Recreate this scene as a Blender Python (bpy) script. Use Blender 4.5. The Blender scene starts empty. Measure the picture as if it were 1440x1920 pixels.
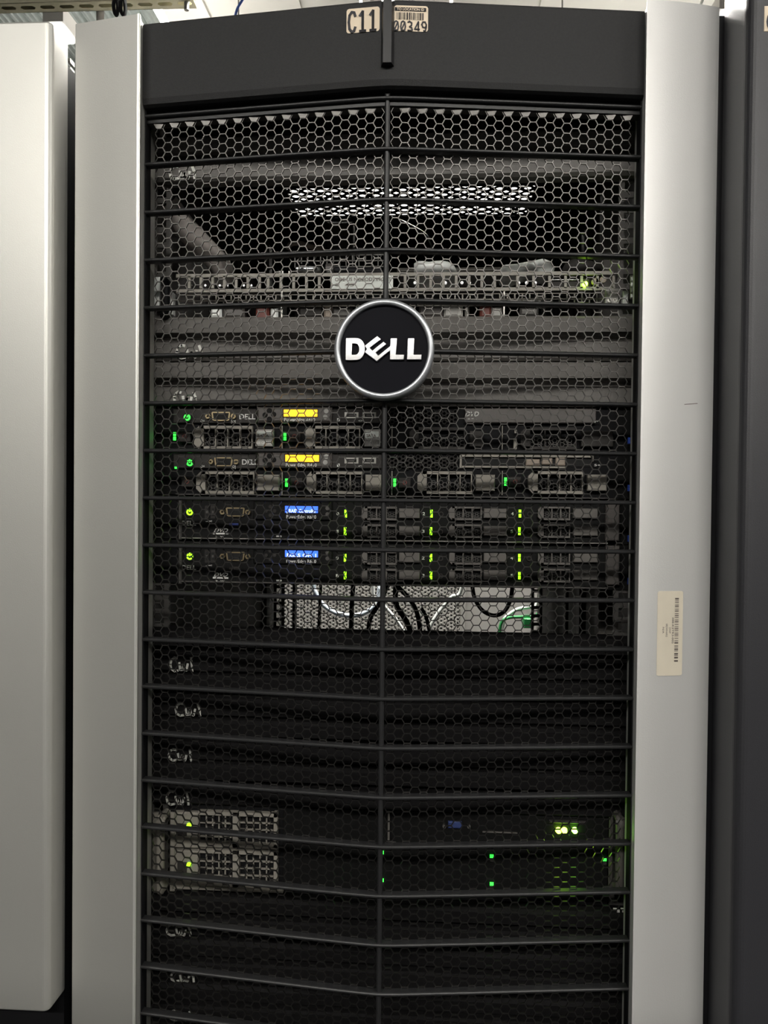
import bpy, bmesh, math, random
from mathutils import Matrix, Vector
random.seed(7)
S = bpy.context.scene
COL = S.collection

# ------------------------------------------------------------------ camera
CZ = 1.555
CP = Vector((0.043, -0.7355, CZ))
YAW, PITCH, ROLL, FPX = 0.0595, 0.0161, 0.0099, 1500.0
_cy, _sy = math.cos(YAW), math.sin(YAW)
_F = Vector((-_sy*math.cos(PITCH), _cy*math.cos(PITCH), -math.sin(PITCH)))
_R0 = Vector((_cy, _sy, 0)); _U0 = _R0.cross(_F)
_R = _R0*math.cos(ROLL) + _U0*math.sin(ROLL)
_U = -_R0*math.sin(ROLL) + _U0*math.cos(ROLL)
cam = bpy.data.cameras.new('camera'); co = bpy.data.objects.new('camera', cam); COL.objects.link(co)
co.matrix_world = Matrix(((_R.x, _U.x, -_F.x, CP.x), (_R.y, _U.y, -_F.y, CP.y), (_R.z, _U.z, -_F.z, CP.z), (0, 0, 0, 1)))
cam.sensor_fit = 'HORIZONTAL'; cam.sensor_width = 36.0; cam.lens = 36.0*FPX/1440
cam.clip_start = 0.02; cam.clip_end = 60
S.camera = co
def _ray(px, py): return _F + _R*((px-720)/FPX) - _U*((py-960)/FPX)
def at(px, py, Y):          # point of the vertical plane y = Y (measuring the photograph)
    d = _ray(px, py); p = CP + d*((Y-CP.y)/d.y); return p.x, p.z
def atz(px, py, Z):
    d = _ray(px, py); p = CP + d*((Z-CP.z)/d.z); return p.x, p.y

# ------------------------------------------------------------------ world, exposure
w = bpy.data.worlds.new('world'); S.world = w; w.use_nodes = True
w.node_tree.nodes['Background'].inputs[0].default_value = (0.9, 0.95, 1, 1)
w.node_tree.nodes['Background'].inputs[1].default_value = 0.25
S.view_settings.view_transform = 'Standard'; S.view_settings.look = 'None'
S.view_settings.gamma = 1; S.view_settings.use_curve_mapping = False
S.view_settings.exposure = 0.0

# ------------------------------------------------------------------ materials
def mat(name, c, rough=.5, metal=0, emit=None, es=0, noise=0, nscale=60, bump=0, bscale=600, spec=.5, aniso=0, vc=None, alpha=1):
    m = bpy.data.materials.new(name); m.use_nodes = True
    nt = m.node_tree; b = nt.nodes['Principled BSDF']
    b.inputs['Base Color'].default_value = (*c, 1); b.inputs['Roughness'].default_value = rough
    b.inputs['Metallic'].default_value = metal; b.inputs['Specular IOR Level'].default_value = spec
    tc = nt.nodes.new('ShaderNodeTexCoord')
    if noise:
        n = nt.nodes.new('ShaderNodeTexNoise'); n.inputs['Scale'].default_value = nscale; n.inputs['Detail'].default_value = 4
        r = nt.nodes.new('ShaderNodeMixRGB'); r.blend_type = 'MIX'
        r.inputs[1].default_value = (*[x*(1-noise) for x in c], 1); r.inputs[2].default_value = (*[min(1, x*(1+noise)) for x in c], 1)
        nt.links.new(tc.outputs['Object'], n.inputs['Vector']); nt.links.new(n.outputs['Fac'], r.inputs[0]); nt.links.new(r.outputs[0], b.inputs['Base Color'])
    if bump:
        n = nt.nodes.new('ShaderNodeTexNoise'); n.inputs['Scale'].default_value = bscale; n.inputs['Detail'].default_value = 2
        bp = nt.nodes.new('ShaderNodeBump'); bp.inputs['Strength'].default_value = bump; bp.inputs['Distance'].default_value = .001
        nt.links.new(tc.outputs['Object'], n.inputs['Vector']); nt.links.new(n.outputs['Fac'], bp.inputs['Height']); nt.links.new(bp.outputs[0], b.inputs['Normal'])
    if emit:
        b.inputs['Emission Color'].default_value = (*emit, 1); b.inputs['Emission Strength'].default_value = es
    if alpha < 1:
        b.inputs['Transmission Weight'].default_value = 1 - alpha; b.inputs['IOR'].default_value = 1.2
    return m
M = dict(
 silver=mat('silver_paint_lit', (.66, .655, .645), .50, .45, noise=.04, nscale=8, bump=.08, bscale=900),  # lit copy: made lighter for the stronger light on the right pillar
 silver_shaded=mat('silver_paint_shaded', (.57, .565, .535), .44, .68, noise=.04, nscale=8, bump=.08, bscale=900),  # shaded copy of the same silver, darkened for the dimmer left side
 silver_edge=mat('silver_edge', (.75, .745, .72), .35, .6),
 hood=mat('black_textured_plastic', (.026, .026, .027), .6, 0, noise=.25, nscale=500, bump=.3, bscale=1400, spec=.25),
 bar=mat('black_satin_plastic', (.018, .018, .019), .40, 0, spec=.35),
 mesh=mat('black_mesh_metal', (.085, .082, .078), .36, .92),
 black=mat('black_steel', (.008, .008, .009), .6, spec=.12),
 blackg=mat('black_gloss_steel', (.016, .016, .018), .28, spec=.6),
 ndoor=mat('black_door_paint', (.026, .026, .030), .42, noise=.15, nscale=700, bump=.2, bscale=1500),
 inner=mat('inner_steel', (.075, .07, .063), .6, .1),
 rail=mat('rail_steel', (.10, .095, .09), .5, .3),
 zinc=mat('zinc_steel', (.45, .44, .41), .38, .85, noise=.1, nscale=40),
 blankd=mat('dark_blanking_plastic', (.009, .0085, .009), .6, 0, spec=.15, noise=.12, nscale=90),  # black plastic, darkened further for the dim lower rows
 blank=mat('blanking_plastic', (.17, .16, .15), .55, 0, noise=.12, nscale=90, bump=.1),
 chrome=mat('chrome', (.82, .83, .85), .16, 1),
 letter=mat('satin_letter', (.62, .62, .63), .27, 1),
 ring=mat('brushed_ring', (.50, .52, .55), .38, .7),
 disc=mat('badge_black', (.005, .005, .008), .5, spec=.06),
 cream=mat('cream_paper', (.86, .72, .55), .6, noise=.04, nscale=100),
 cream2=mat('ivory_paper', (.66, .60, .49), .5, noise=.04, nscale=100),
 white=mat('white_paper', (.80, .84, .80), .5),
 ink=mat('ink', (.03, .028, .035), .6),
 inkb=mat('faded_ink', (.16, .13, .12), .6),
 marker=mat('white_marker', (.85, .85, .80), .6),
 print=mat('white_print', (.75, .75, .72), .5),
 printblue=mat('blue_print', (.06, .09, .35), .5),
 face=mat('server_face', (.04, .037, .035), .6, bump=.1, spec=.2),
 face2=mat('server_face_dark', (.007, .007, .007), .55, bump=.1, spec=.15),
 module=mat('display_module', (.10, .09, .085), .45),
 carrier=mat('carrier_grey', (.30, .28, .245), .5, .1),
 carrier2=mat('carrier_dark_grey', (.14, .13, .12), .5, .1),
 lbl=mat('label_grey', (.42, .41, .39), .5),
 hole=mat('dark_recess', (.006, .006, .006), .8),
 gold=mat('gold_shell', (.62, .50, .30), .3, .9),
 lcdo=mat('orange_display', (.9, .4, .02), .4, emit=(1, .47, .012), es=2.2),
 lcdb=mat('blue_display', (.05, .1, .8), .4, emit=(.035, .14, 1.0), es=1.7),
 lcdt=mat('display_text', (.8, .85, 1), .4, emit=(.65, .75, 1), es=1.3),
 ledg=mat('green_light', (.1, .9, .1), .4, emit=(.04, 1, .07), es=1.6),
 ledy=mat('yellow_green_light', (.4, .9, .05), .4, emit=(.38, 1, .015), es=1.8),
 ledhot=mat('bright_green_light', (.4, 1, .2), .4, emit=(.28, 1, .05), es=22),
 ledhot2=mat('bright_yellow_green_light', (.6, 1, .2), .4, emit=(.50, 1, .04), es=16),
 bluedim=mat('dim_blue_plastic', (.03, .05, .16), .5),
 blue=mat('blue_plastic', (.03, .08, .42), .4),
 clear=mat('clear_plastic', (.90, .92, .90), .25, 0, spec=.7),
 brown=mat('brown_plastic', (.16, .04, .03), .5),
 beige=mat('beige_strut', (.72, .68, .50), .5, .1, noise=.1, nscale=60),
 deck=mat('galvanised_deck', (.50, .54, .52), .4, .6, noise=.25, nscale=25),
 slab=mat('pale_concrete', (.74, .72, .67), .85, noise=.14, nscale=3.5, bump=.3, bscale=30),
 wall=mat('wall_paint', (.62, .62, .60), .8, noise=.03, nscale=3),
 dark_wall=mat('grey_wall', (.09, .09, .09), .7),
 floor=mat('floor_tile', (.09, .09, .095), .5, noise=.12, nscale=5),
 rope=mat('black_cable', (.010, .010, .012), .6, spec=.2),
 wcable=mat('white_cable', (.75, .85, .95), .4),
 gcable=mat('green_cable', (.03, .30, .08), .45),
 bcable=mat('blue_cable', (.04, .10, .40), .45),
 perf=mat('light_grey_steel', (.62, .60, .57), .45, .2, noise=.06, nscale=20),
 lamp=mat('lamp_diffuser', (1, 1, 1), .5, emit=(1, .97, .90), es=9),
 conduit=mat('grey_conduit', (.22, .21, .20), .5, .3),
 yellow=mat('olive_plastic', (.12, .10, .05), .6),
 tan=mat('tan_sleeve', (.35, .29, .24), .6),
 sleeve=mat('grey_sleeve', (.60, .55, .52), .55, .1, noise=.3, nscale=120),
)

# ------------------------------------------------------------------ mesh helpers
class MB:
    def __init__(s): s.v = []; s.f = []; s.m = []; s.mats = []
    def mi(s, m):
        if m not in s.mats: s.mats.append(m)
        return s.mats.index(m)
    def add(s, vs, fs, m=None):
        o = len(s.v); s.v += [tuple(v) for v in vs]; k = s.mi(m) if m else 0
        for f in fs: s.f.append([i+o for i in f]); s.m.append(k)
        return s
    def box(s, x0, x1, y0, y1, z0, z1, c=0, m=None):      # y0 = front (towards the camera); c = chamfer of the front edges
        if x0 > x1: x0, x1 = x1, x0
        if z0 > z1: z0, z1 = z1, z0
        if not c:
            vs = [(x0,y0,z0),(x1,y0,z0),(x1,y0,z1),(x0,y0,z1),(x0,y1,z0),(x1,y1,z0),(x1,y1,z1),(x0,y1,z1)]
            return s.add(vs, [(0,1,2,3),(5,4,7,6),(4,0,3,7),(1,5,6,2),(3,2,6,7),(4,5,1,0)], m)
        c = min(c, (x1-x0)*.45, (z1-z0)*.45)
        vs = [(x0+c,y0,z0+c),(x1-c,y0,z0+c),(x1-c,y0,z1-c),(x0+c,y0,z1-c),(x0,y0+c,z0),(x1,y0+c,z0),(x1,y0+c,z1),(x0,y0+c,z1),
              (x0,y1,z0),(x1,y1,z0),(x1,y1,z1),(x0,y1,z1)]
        return s.add(vs, [(0,1,2,3),(4,5,1,0),(5,6,2,1),(6,7,3,2),(7,4,0,3),(8,9,5,4),(9,10,6,5),(10,11,7,6),(11,8,4,7),(9,8,11,10)], m)
    def px(s, a, b, c_, d, Y, t, ch=0, m=None, dz=0):      # box whose face covers the photo rectangle a,b..c_,d on plane y = Y, t thick behind it
        x0, z1 = at(a, (b+d)/2, Y)[0], at((a+c_)/2, b, Y)[1]; x1, z0 = at(c_, (b+d)/2, Y)[0], at((a+c_)/2, d, Y)[1]
        return s.box(x0, x1, Y, Y+t, z0+dz, z1+dz, ch, m)
    def prism_y(s, poly, y0, y1, m=None):                  # poly: (x, z) counter-clockwise as seen from -y
        n = len(poly); vs = [(x, y0, z) for x, z in poly] + [(x, y1, z) for x, z in poly]
        fs = [tuple(range(n)), tuple(reversed(range(n, 2*n)))] + [(i+n, (i+1) % n+n, (i+1) % n, i) for i in range(n)]
        return s.add(vs, fs, m)
    def prism_z(s, poly, z0, z1, m=None):                  # poly: (x, y)
        n = len(poly); vs = [(x, y, z0) for x, y in poly] + [(x, y, z1) for x, y in poly]
        fs = [tuple(reversed(range(n))), tuple(range(n, 2*n))] + [(i, (i+1) % n, (i+1) % n+n, i+n) for i in range(n)]
        return s.add(vs, fs, m)
    def prism_x(s, prof, x0, x1, m=None):                  # prof: (y, z)
        n = len(prof); vs = [(x0, y, z) for y, z in prof] + [(x1, y, z) for y, z in prof]
        fs = [tuple(range(n)), tuple(reversed(range(n, 2*n)))] + [(i+n, (i+1) % n+n, (i+1) % n, i) for i in range(n)]
        return s.add(vs, fs, m)
    def cyl_y(s, x, z, r, y0, y1, n=12, m=None, r2=None):
        r2 = r if r2 is None else r2
        vs = [(x+r*math.cos(2*math.pi*i/n), y0, z+r*math.sin(2*math.pi*i/n)) for i in range(n)] + \
             [(x+r2*math.cos(2*math.pi*i/n), y1, z+r2*math.sin(2*math.pi*i/n)) for i in range(n)]
        return s.add(vs, [tuple(range(n)), tuple(reversed(range(n, 2*n)))] + [(i+n, (i+1) % n+n, (i+1) % n, i) for i in range(n)], m)
    def ring_y(s, x, z, r0, r1, y0, y1, n=24, m=None, a0=0, a1=2*math.pi):
        full = abs(a1-a0-2*math.pi) < 1e-6; k = n if full else n+1; vs = []
        for i in range(k):
            a = a0+(a1-a0)*i/n; c, q = math.cos(a), math.sin(a)
            vs += [(x+r0*c, y0, z+r0*q), (x+r1*c, y0, z+r1*q), (x+r1*c, y1, z+r1*q), (x+r0*c, y1, z+r0*q)]
        fs = []
        for i in range(n):
            a, b = 4*i, 4*((i+1) % k)
            fs += [(a, a+1, b+1, b), (a+1, a+2, b+2, b+1), (a+2, a+3, b+3, b+2), (a+3, a, b, b+3)]
        if not full: fs += [(0, 3, 2, 1), (4*n, 4*n+1, 4*n+2, 4*n+3)]
        return s.add(vs, fs, m)
    def tube(s, pts, r, n=8, m=None, smooth=6):
        P = [Vector(p) for p in pts]
        if smooth and len(P) > 2:
            Q = []
            for i in range(len(P)-1):
                p0, p1, p2, p3 = P[max(i-1, 0)], P[i], P[i+1], P[min(i+2, len(P)-1)]
                for k in range(smooth):
                    t = k/smooth
                    Q.append(.5*((2*p1)+(p2-p0)*t+(2*p0-5*p1+4*p2-p3)*t*t+(3*p1-p0-3*p2+p3)*t**3))
            Q.append(P[-1]); P = Q
        vs = []; up = Vector((.13, .31, .94)).normalized()
        for i, p in enumerate(P):
            d = (P[min(i+1, len(P)-1)]-P[max(i-1, 0)]).normalized(); a = d.cross(up).normalized(); b = d.cross(a)
            vs += [p+(a*math.cos(2*math.pi*k/n)+b*math.sin(2*math.pi*k/n))*r for k in range(n)]
        fs = [(i*n+k, i*n+(k+1) % n, (i+1)*n+(k+1) % n, (i+1)*n+k) for i in range(len(P)-1) for k in range(n)]
        fs += [tuple(range(n)), tuple(reversed(range((len(P)-1)*n, len(P)*n)))]
        return s.add(vs, fs, m)
    def stroke(s, pts, r, Y, t=.0004, m=None):             # flat marker stroke on plane y = Y: (x, z) points
        for (x0, z0), (x1, z1) in zip(pts, pts[1:]):
            dx, dz = x1-x0, z1-z0; L = math.hypot(dx, dz) or 1; nx, nz = -dz/L*r, dx/L*r; ex, ez = dx/L*r*.5, dz/L*r*.5
            s.prism_y([(x0-ex-nx, z0-ez-nz), (x1+ex-nx, z1+ez-nz), (x1+ex+nx, z1+ez+nz), (x0-ex+nx, z0-ez+nz)], Y-t, Y, m)
        return s
    def text(s, body, x, z, h, Y, m=None, width=None, shear=0, rot=0, t=.0003, clip=None):   # flat lettering, left-bottom at (x, z), facing -y
        cu = bpy.data.curves.new('t', 'FONT'); cu.body = body; cu.size = 1; cu.resolution_u = 3; cu.shear = shear; cu.offset = .018
        o = bpy.data.objects.new('t', cu); COL.objects.link(o)
        dg = bpy.context.evaluated_depsgraph_get(); me = bpy.data.meshes.new_from_object(o.evaluated_get(dg))
        vs = [v.co.copy() for v in me.vertices]; fs = [tuple(p.vertices) for p in me.polygons]
        bpy.data.objects.remove(o); bpy.data.curves.remove(cu); bpy.data.meshes.remove(me)
        if not vs: return s
        w0, w1 = min(v.x for v in vs), max(v.x for v in vs); sc = h/.72; sx = (width/(w1-w0)) if width else sc
        out = []
        for v in vs:
            a, b = (v.x-w0)*sx, v.y*sc
            if clip: a = max(clip[0]-x, min(clip[1]-x, a)); b = max(clip[2]-z, min(clip[3]-z, b))
            if rot: a, b = a*math.cos(rot)-b*math.sin(rot), a*math.sin(rot)+b*math.cos(rot)
            out.append((x+a, Y-t, z+b))
        return s.add(out, fs, m)
    def build(s, name, material=None, parent=None, loc=None, smooth=False, label=None, kind=None):
        me = bpy.data.meshes.new(name); L = Vector(loc) if loc is not None else (ORG.get(parent.name) if parent else Vector((0, 0, 0)))
        me.from_pydata([tuple(Vector(v)-L) for v in s.v], [], s.f); me.update()
        ms = s.mats or [None]
        for m_ in ms: me.materials.append(m_ or material)
        if material and None not in ms and not s.mats: me.materials.clear(); me.materials.append(material)
        for p, k in zip(me.polygons, s.m): p.material_index = k; p.use_smooth = smooth
        o = bpy.data.objects.new(name, me); COL.objects.link(o)
        if parent: o.parent = parent
        else: o.location = L
        ORG[o.name] = L
        if label: o['label'] = label
        if kind: o['kind'] = kind
        return o
ORG = {}
def thing(name, loc, label, cat, group=None):
    o = bpy.data.objects.new(name, None); COL.objects.link(o); o.location = loc; o.empty_display_size = .02
    o['label'] = label; o['category'] = cat
    if group: o['group'] = group
    ORG[o.name] = Vector(loc); return o
def tag(o, label, cat, group=None):
    o['label'] = label; o['category'] = cat
    if group: o['group'] = group
    return o

# ------------------------------------------------------------------ room
# ceiling: ribbed steel deck to the left, pale concrete slab to the right
CH = 4.2
xd = atz(303, 35, CH)[0]
b = MB(); x = -7.0; prof = []
pitch = .081
while x < xd-pitch:
    prof += [(x, CH), (x+.020, CH-.030), (x+.034, CH-.030), (x+.038, CH-.022), (x+.050, CH-.022), (x+.054, CH-.030), (x+.066, CH-.030), (x+.081, CH)]
    x += pitch
vs = [(a, -3.0, z) for a, z in prof] + [(a, 7.0, z) for a, z in prof]; n = len(prof)
b.add(vs, [(i, i+n, i+1+n, i+1) for i in range(n-1)])
ceiling = b.build('ceiling', M['deck'], kind='structure')
sl = MB().box(xd, 7.0, -3.0, 7.0, CH-.02, CH+.1).build('concrete_slab', M['slab'], ceiling)
j = MB()
for px_ in (383, 560, 690, 1010): 
    xx = atz(px_, 12, CH)[0]; j.box(xx, xx+.02, -3, 7, CH-.035, CH-.02)
j.build('joint_strip', M['slab'], ceiling)
MB().box(-7, 7, -3, 7, -.1, 0).build('floor', M['floor'], kind='structure')
MB().box(-7, 7, 7, 7.1, 0, CH+.1).build('wall_rear', M['wall'], kind='structure')
MB().box(-7, 7, -3.1, -3, 0, CH+.1).build('wall_front', M['dark_wall'], kind='structure')
MB().box(-7.1, -7, -3.1, 7.1, 0, CH+.1).build('wall_left', M['wall'], kind='structure')
MB().box(7, 7.1, -3.1, 7.1, 0, CH+.1).build('wall_right', M['wall'], kind='structure')

# ceiling lights (housing and glowing diffuser); the aisle behind the camera, the aisle behind the rack
def lamp(x, y, z, lx, ly, label, es=None, up=False):
    t = thing('ceiling_light', (x, y, z), label, 'light', 'white fluorescent ceiling lights')
    MB().box(x-lx/2-.02, x+lx/2+.02, y-ly/2-.02, y+ly/2+.02, z, z+.07).build('housing', M['perf'], t)
    m = M['lamp']
    if es:
        m = M['lamp'].copy(); m.node_tree.nodes['Principled BSDF'].inputs['Emission Strength'].default_value = es
    MB().box(x-lx/2, x+lx/2, y-ly/2, y+ly/2, z-.012, z-.0005).build('diffuser', m, t)
    if up: MB().box(x-lx/2, x+lx/2, y-ly/2, y+ly/2, z+.0705, z+.078).build('upper_diffuser', m, t)
    for sx in (-1, 1): MB().tube([(x+sx*lx*.4, y, z+.07), (x+sx*lx*.4, y, CH-.01)], .004, 6, smooth=0).build('hanger_rod', M['conduit'], t)
    return t
lamp(-.70, -.66, 2.62, 1.2, .14, 'suspended fluorescent light over the aisle before the silver-edged rack', 1.2)
lamp(.62, -.66, 2.62, 1.2, .14, 'suspended fluorescent light over the aisle near the black neighbouring cabinet', 1.4)
lamp(1.9, -.75, 2.62, 1.2, .20, 'suspended fluorescent light farther along the front aisle', 40)
lamp(-.9, -2.75, 2.95, 1.5, .30, 'suspended fluorescent light over the second aisle, silver-edged side', 62)
lamp(.9, -2.75, 2.95, 1.5, .30, 'suspended fluorescent light over the second aisle, black cabinet side', 62)
lamp(0, 1.29, 2.9, 1.6, .16, 'suspended fluorescent light over the aisle behind the rack', 130)
lamp(-1.6, 3.3, 3.3, 1.6, .2, 'suspended fluorescent light deep in the hall under the ribbed deck', 11, True)
lamp(1.3, 3.3, 3.3, 1.6, .2, 'suspended fluorescent light deep in the hall under the pale slab', 11, True)
lamp(at(775, 380, 4.2)[0], 4.2, 3.4, 1.5, .9, 'large unseen glowing panel added behind the rack to whiten its roof vent holes', 2.6)  # added glow, hidden behind the rack, only to whiten the vent holes
xx, yy = atz(112, 62, 3.6)
lamp(xx+.01, yy, 3.6, .05, .13, 'small glowing panel added as the bright ceiling sliver above the left neighbour', 12)  # added glow standing in for a sliver of bright ceiling
xx, yy = atz(1364, 40, 3.6)
lamp(xx, yy, 3.6, .09, .14, 'small glowing panel added as the bright ceiling patch before the black neighbour', 12)  # added glow in place of the bright ceiling between the cabinets
xx, yy = atz(294, 20, 3.9)
st = MB().box(xx-.015, xx+.015, 2.5, 6.5, 3.9, 3.93).build('light_strip', M['lamp'], loc=(xx, 4.5, 3.9)); tag(st, 'thin white glowing strip light along the ribbed ceiling edge', 'light')

# the row of cabinets across the front aisle (behind the photographer); it keeps the far lamps off the lower half of the rack
def far_cabinet(x, n_):
    t = thing('aisle_cabinet', (x, -1.85, 0), ['first','second','third','fourth','fifth','sixth','seventh','eighth','ninth'][n_]+' black cabinet along the row across the front aisle', 'cabinet', 'black cabinets across the front aisle')
    MB().box(x-.295, x+.295, -2.4, -1.42, 0, 2.0).build('cabinet_body', M['black'], t)
    MB().box(x-.285, x+.285, -1.418, -1.385, .05, 1.97).build('door', M['blackg'], t)
    MB().box(x+.23, x+.25, -1.383, -1.36, .95, 1.12).build('door_handle', M['rail'], t)
for k_ in range(-4, 5): far_cabinet(k_*.6, k_+4)

# slotted strut across the top left
zs_ = 2.78; xe, ys = atz(365, 6, zs_)
t = thing('slotted_strut', (xe-1.2, ys, zs_), 'cream slotted steel strut hung under the ribbed ceiling', 'strut')
m = MB(); x = xe; zb = zs_
while x > xe-2.6:
    a, c = x-.050, x; y0, y1 = ys-.0205, ys+.0205; h0, h1 = x-.039, x-.011; s0, s1 = ys-.007, ys+.007
    vs = [(a,y0,zb),(c,y0,zb),(c,y1,zb),(a,y1,zb),(h0,s0,zb),(h1,s0,zb),(h1,s1,zb),(h0,s1,zb),(h0-.005,ys,zb),(h1+.005,ys,zb)]
    m.add(vs, [(0,4,5,1),(1,5,9),(1,9,2),(9,6,2),(2,6,7,3),(3,7,8),(3,8,0),(8,4,0)])
    x -= .050
m.build('slotted_web', M['beige'], t)
m = MB()
for y in (ys-.0205, ys+.0185): m.box(xe-2.6, xe, y, y+.002, zb, zb+.041)
m.build('side_flange', M['beige'], t)
MB().box(xe-2.6, xe, ys-.018, ys+.018, zb+.030, zb+.032).build('dark_inside', M['black'], t)
for q, px_ in enumerate((350, 640)):
    xx, yy = atz(px_, 4, zs_)
    if px_ == 350: tag(MB().tube([(xx, yy, zs_-.02), (xx, yy, CH)], .006, 8, smooth=0).build('hanger_rod', M['conduit'], loc=(xx, yy, zs_)), 'thin threaded rod holding the end of the cream strut', 'rod')
# vertical conduit
xa, za = at(188, 30, 1.6)
cn = MB().tube([(xa+.02, 1.6, za-.9), (xa, 1.6, za), (xa-.012, 1.6, CH)], .0115, 12, smooth=0).build('conduit', M['conduit'], smooth=True, loc=(xa, 1.6, za-.9)); tag(cn, 'grey vertical conduit pipe rising behind the silver pillar', 'pipe')
# black cable loops on the strut, blue cable on the slab
for a, lab in (((215, 219), 'first black cable tie hanging from the cream strut'), ((228, 233), 'second black cable tie hanging from the cream strut')):
    pts = []
    for px_, py_ in ((a[0], -6), (a[0]-2, 10), (a[0], 24), (a[1], 28), (a[1]+2, 14), (a[1], -4)):
        X, Z = at(px_, py_, ys-.03); pts.append((X, ys-.03, Z))
    tag(MB().tube(pts, .0045, 8).build('cable_tie', M['rope'], loc=pts[0]), lab, 'cable', 'cable ties on the strut')
pts = []
for px_, py_ in ((462, -12), (452, 4), (443, 22), (436, 60)):
    X, Z = at(px_, py_, 3.0); pts.append((X, 3.0, Z))
tag(MB().tube(pts, .006, 8).build('blue_cable', M['bcable'], loc=pts[0]), 'thin blue cable hanging below the pale ceiling slab', 'cable')
pts = []
for px_, py_ in ((1322, -8), (1312, 12), (1290, 60)):
    X, Z = at(px_, py_, 3.0); pts.append((X, 3.0, Z))
tag(MB().tube(pts, .006, 8).build('white_cable', M['lcdt'] and M['white'], loc=pts[0]), 'thin white cable hanging above the right silver pillar', 'cable')

# ------------------------------------------------------------------ the rack
HW = .2275; VD = .0257                                    # half width of the grille, depth of its V
Z1 = 1.865; U = .04445                                    # first louver bar, pitch
ZTOP = 1.992; ZB = .10
def vy(x):                                                # front of the V-shaped grille, slightly rounded at the crease
    a = abs(x); k = .012
    return -VD*(1-(math.sqrt(a*a+k*k)-k)/(math.sqrt(HW*HW+k*k)-k))
SX = [-HW, -.15, -.075, -.03, -.014, -.005, 0, .005, .014, .03, .075, .15, HW]
def vstrip(prof, xs=SX, off=0, m=None, mb=None):          # sweep a (dy, z) profile along the V
    mb = mb or MB(); n = len(prof); vs = []
    for x in xs: vs += [(x, vy(x)+off+dy, z) for dy, z in prof]
    fs = [(i*n+k, i*n+(k+1) % n, (i+1)*n+(k+1) % n, (i+1)*n+k) for i in range(len(xs)-1) for k in range(n)]
    fs = [tuple(reversed(f)) for f in fs]
    fs += [tuple(range(n)), tuple(reversed(range((len(xs)-1)*n, len(xs)*n)))]
    return mb.add(vs, fs, m)
rack = thing('server_rack', (0, .4, 0), 'tall black server rack with silver door pillars and round badge, between two neighbouring cabinets', 'server rack')
# pillars: outline in plan, measured on the photograph
def pillar_edge(px_, y): return at(px_, 930, y)[0]
xo, xi, xs_ = pillar_edge(137, -.006), pillar_edge(256.5, -.019), -HW-.0005
door_poly_l = [(xo, -.0045), (xo+.0012, -.0065), (xi-.001, -.0192), (xi+.0012, -.0190), (xs_, -.0075), (xs_, .018), (xi-.002, .03), (xo, .03)]
zt_p = at(267, 26, -.019)[1]
door = MB().prism_z(door_poly_l, ZB, zt_p, ).build('door', M['silver_shaded'], rack, label='silver edge pillars of the rack door')
ORG[door.name] = ORG[rack.name]
xo2, xi2, xs2 = pillar_edge(1334, -.006), pillar_edge(1202, -.019), HW+.0005
rp = [(xs2, .018), (xs2, -.0075), (xi2-.0012, -.0190), (xi2+.001, -.0192)]
for k in range(1, 24):                                     # gently rolled outer side
    f = k/24; rp.append((xi2+(xo2-xi2)*f, -.0192+.013*f**1.6))
rp += [(xo2, -.0060), (xo2, .03), (xi2+.002, .03)]
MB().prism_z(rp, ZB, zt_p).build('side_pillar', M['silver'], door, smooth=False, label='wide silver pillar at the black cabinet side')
# dark inner returns of the pillars
MB().box(-HW, -HW+.001, .001, .014, ZB, 1.985).build('inner_return', M['black'], door)
MB().box(HW-.001, HW, .001, .014, ZB, 1.985).build('inner_return', M['black'], door)
# bright bead on the left pillar's inner corner
MB().box(xi-.0013, xi+.0004, -.0200, -.0185, ZB, zt_p).build('corner_bead', M['silver_edge'], door)
# hood
zh = at(722, 163, -VD-.004)[1]
zl = at(722, 173, -VD)[1]
hood_prof = [(-.006, zh+.006), (-.006, ZTOP-.003), (-.003, ZTOP), (.030, ZTOP), (.030, zh+.004), (.012, zh-.001), (-.001, zh-.0005), (-.0045, zh+.001)]
vstrip(hood_prof).build('hood', M['hood'], door, smooth=False, label='black plastic header above the grille')
# ridge clip at the top of the hood
x0, z0 = at(713.5, 118, -VD-.012); x1 = at(738, 118, -VD-.012)[0]
m = MB(); yb = -VD-.006
m.add([(x0, yb, z0), (x0+.002, yb-.007, z0), (x1-.002, yb-.007, z0), (x1, yb, z0), (x0, yb, ZTOP+.001), (x0+.002, yb-.007, ZTOP+.001), (x1-.002, yb-.007, ZTOP+.001), (x1, yb, ZTOP+.001),
       ], [(0,1,5,4),(1,2,6,5),(2,3,7,6),(3,0,4,7),(0,3,2,1),(4,5,6,7)])
m.build('ridge_clip', M['bar'], door)
# frame strip above the mesh, mesh panels
MO = .0060                                                # mesh behind the fin fronts
zm_top = at(722, 200, -VD+MO)[1]
vstrip([(MO-.002, zm_top), (MO-.002, at(722, 188, -VD+MO)[1]), (MO+.010, at(722, 186, -VD+MO)[1]), (MO+.010, zm_top)]).build('mesh_frame', M['bar'], door)
vstrip([(.006, zh-.004), (.006, zh+.004), (.026, zh+.004), (.026, zh-.006)]).build('hood_lip', M['black'], door)
# louver bars
k = -1
bars = []
while True:
    zc = Z1-k*U
    if zc < .14: break
    h = .0019
    prof = [(h*1.3*(1-math.cos(a_)), zc+h*math.sin(a_)) for a_ in [math.radians(q) for q in (-75, -45, -15, 15, 45, 75)]] + [(MO+.002, zc+h), (MO+.002, zc-h)]
    vstrip(prof).build('louver_bar', M['bar'], door, smooth=False)
    k += 1
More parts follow.
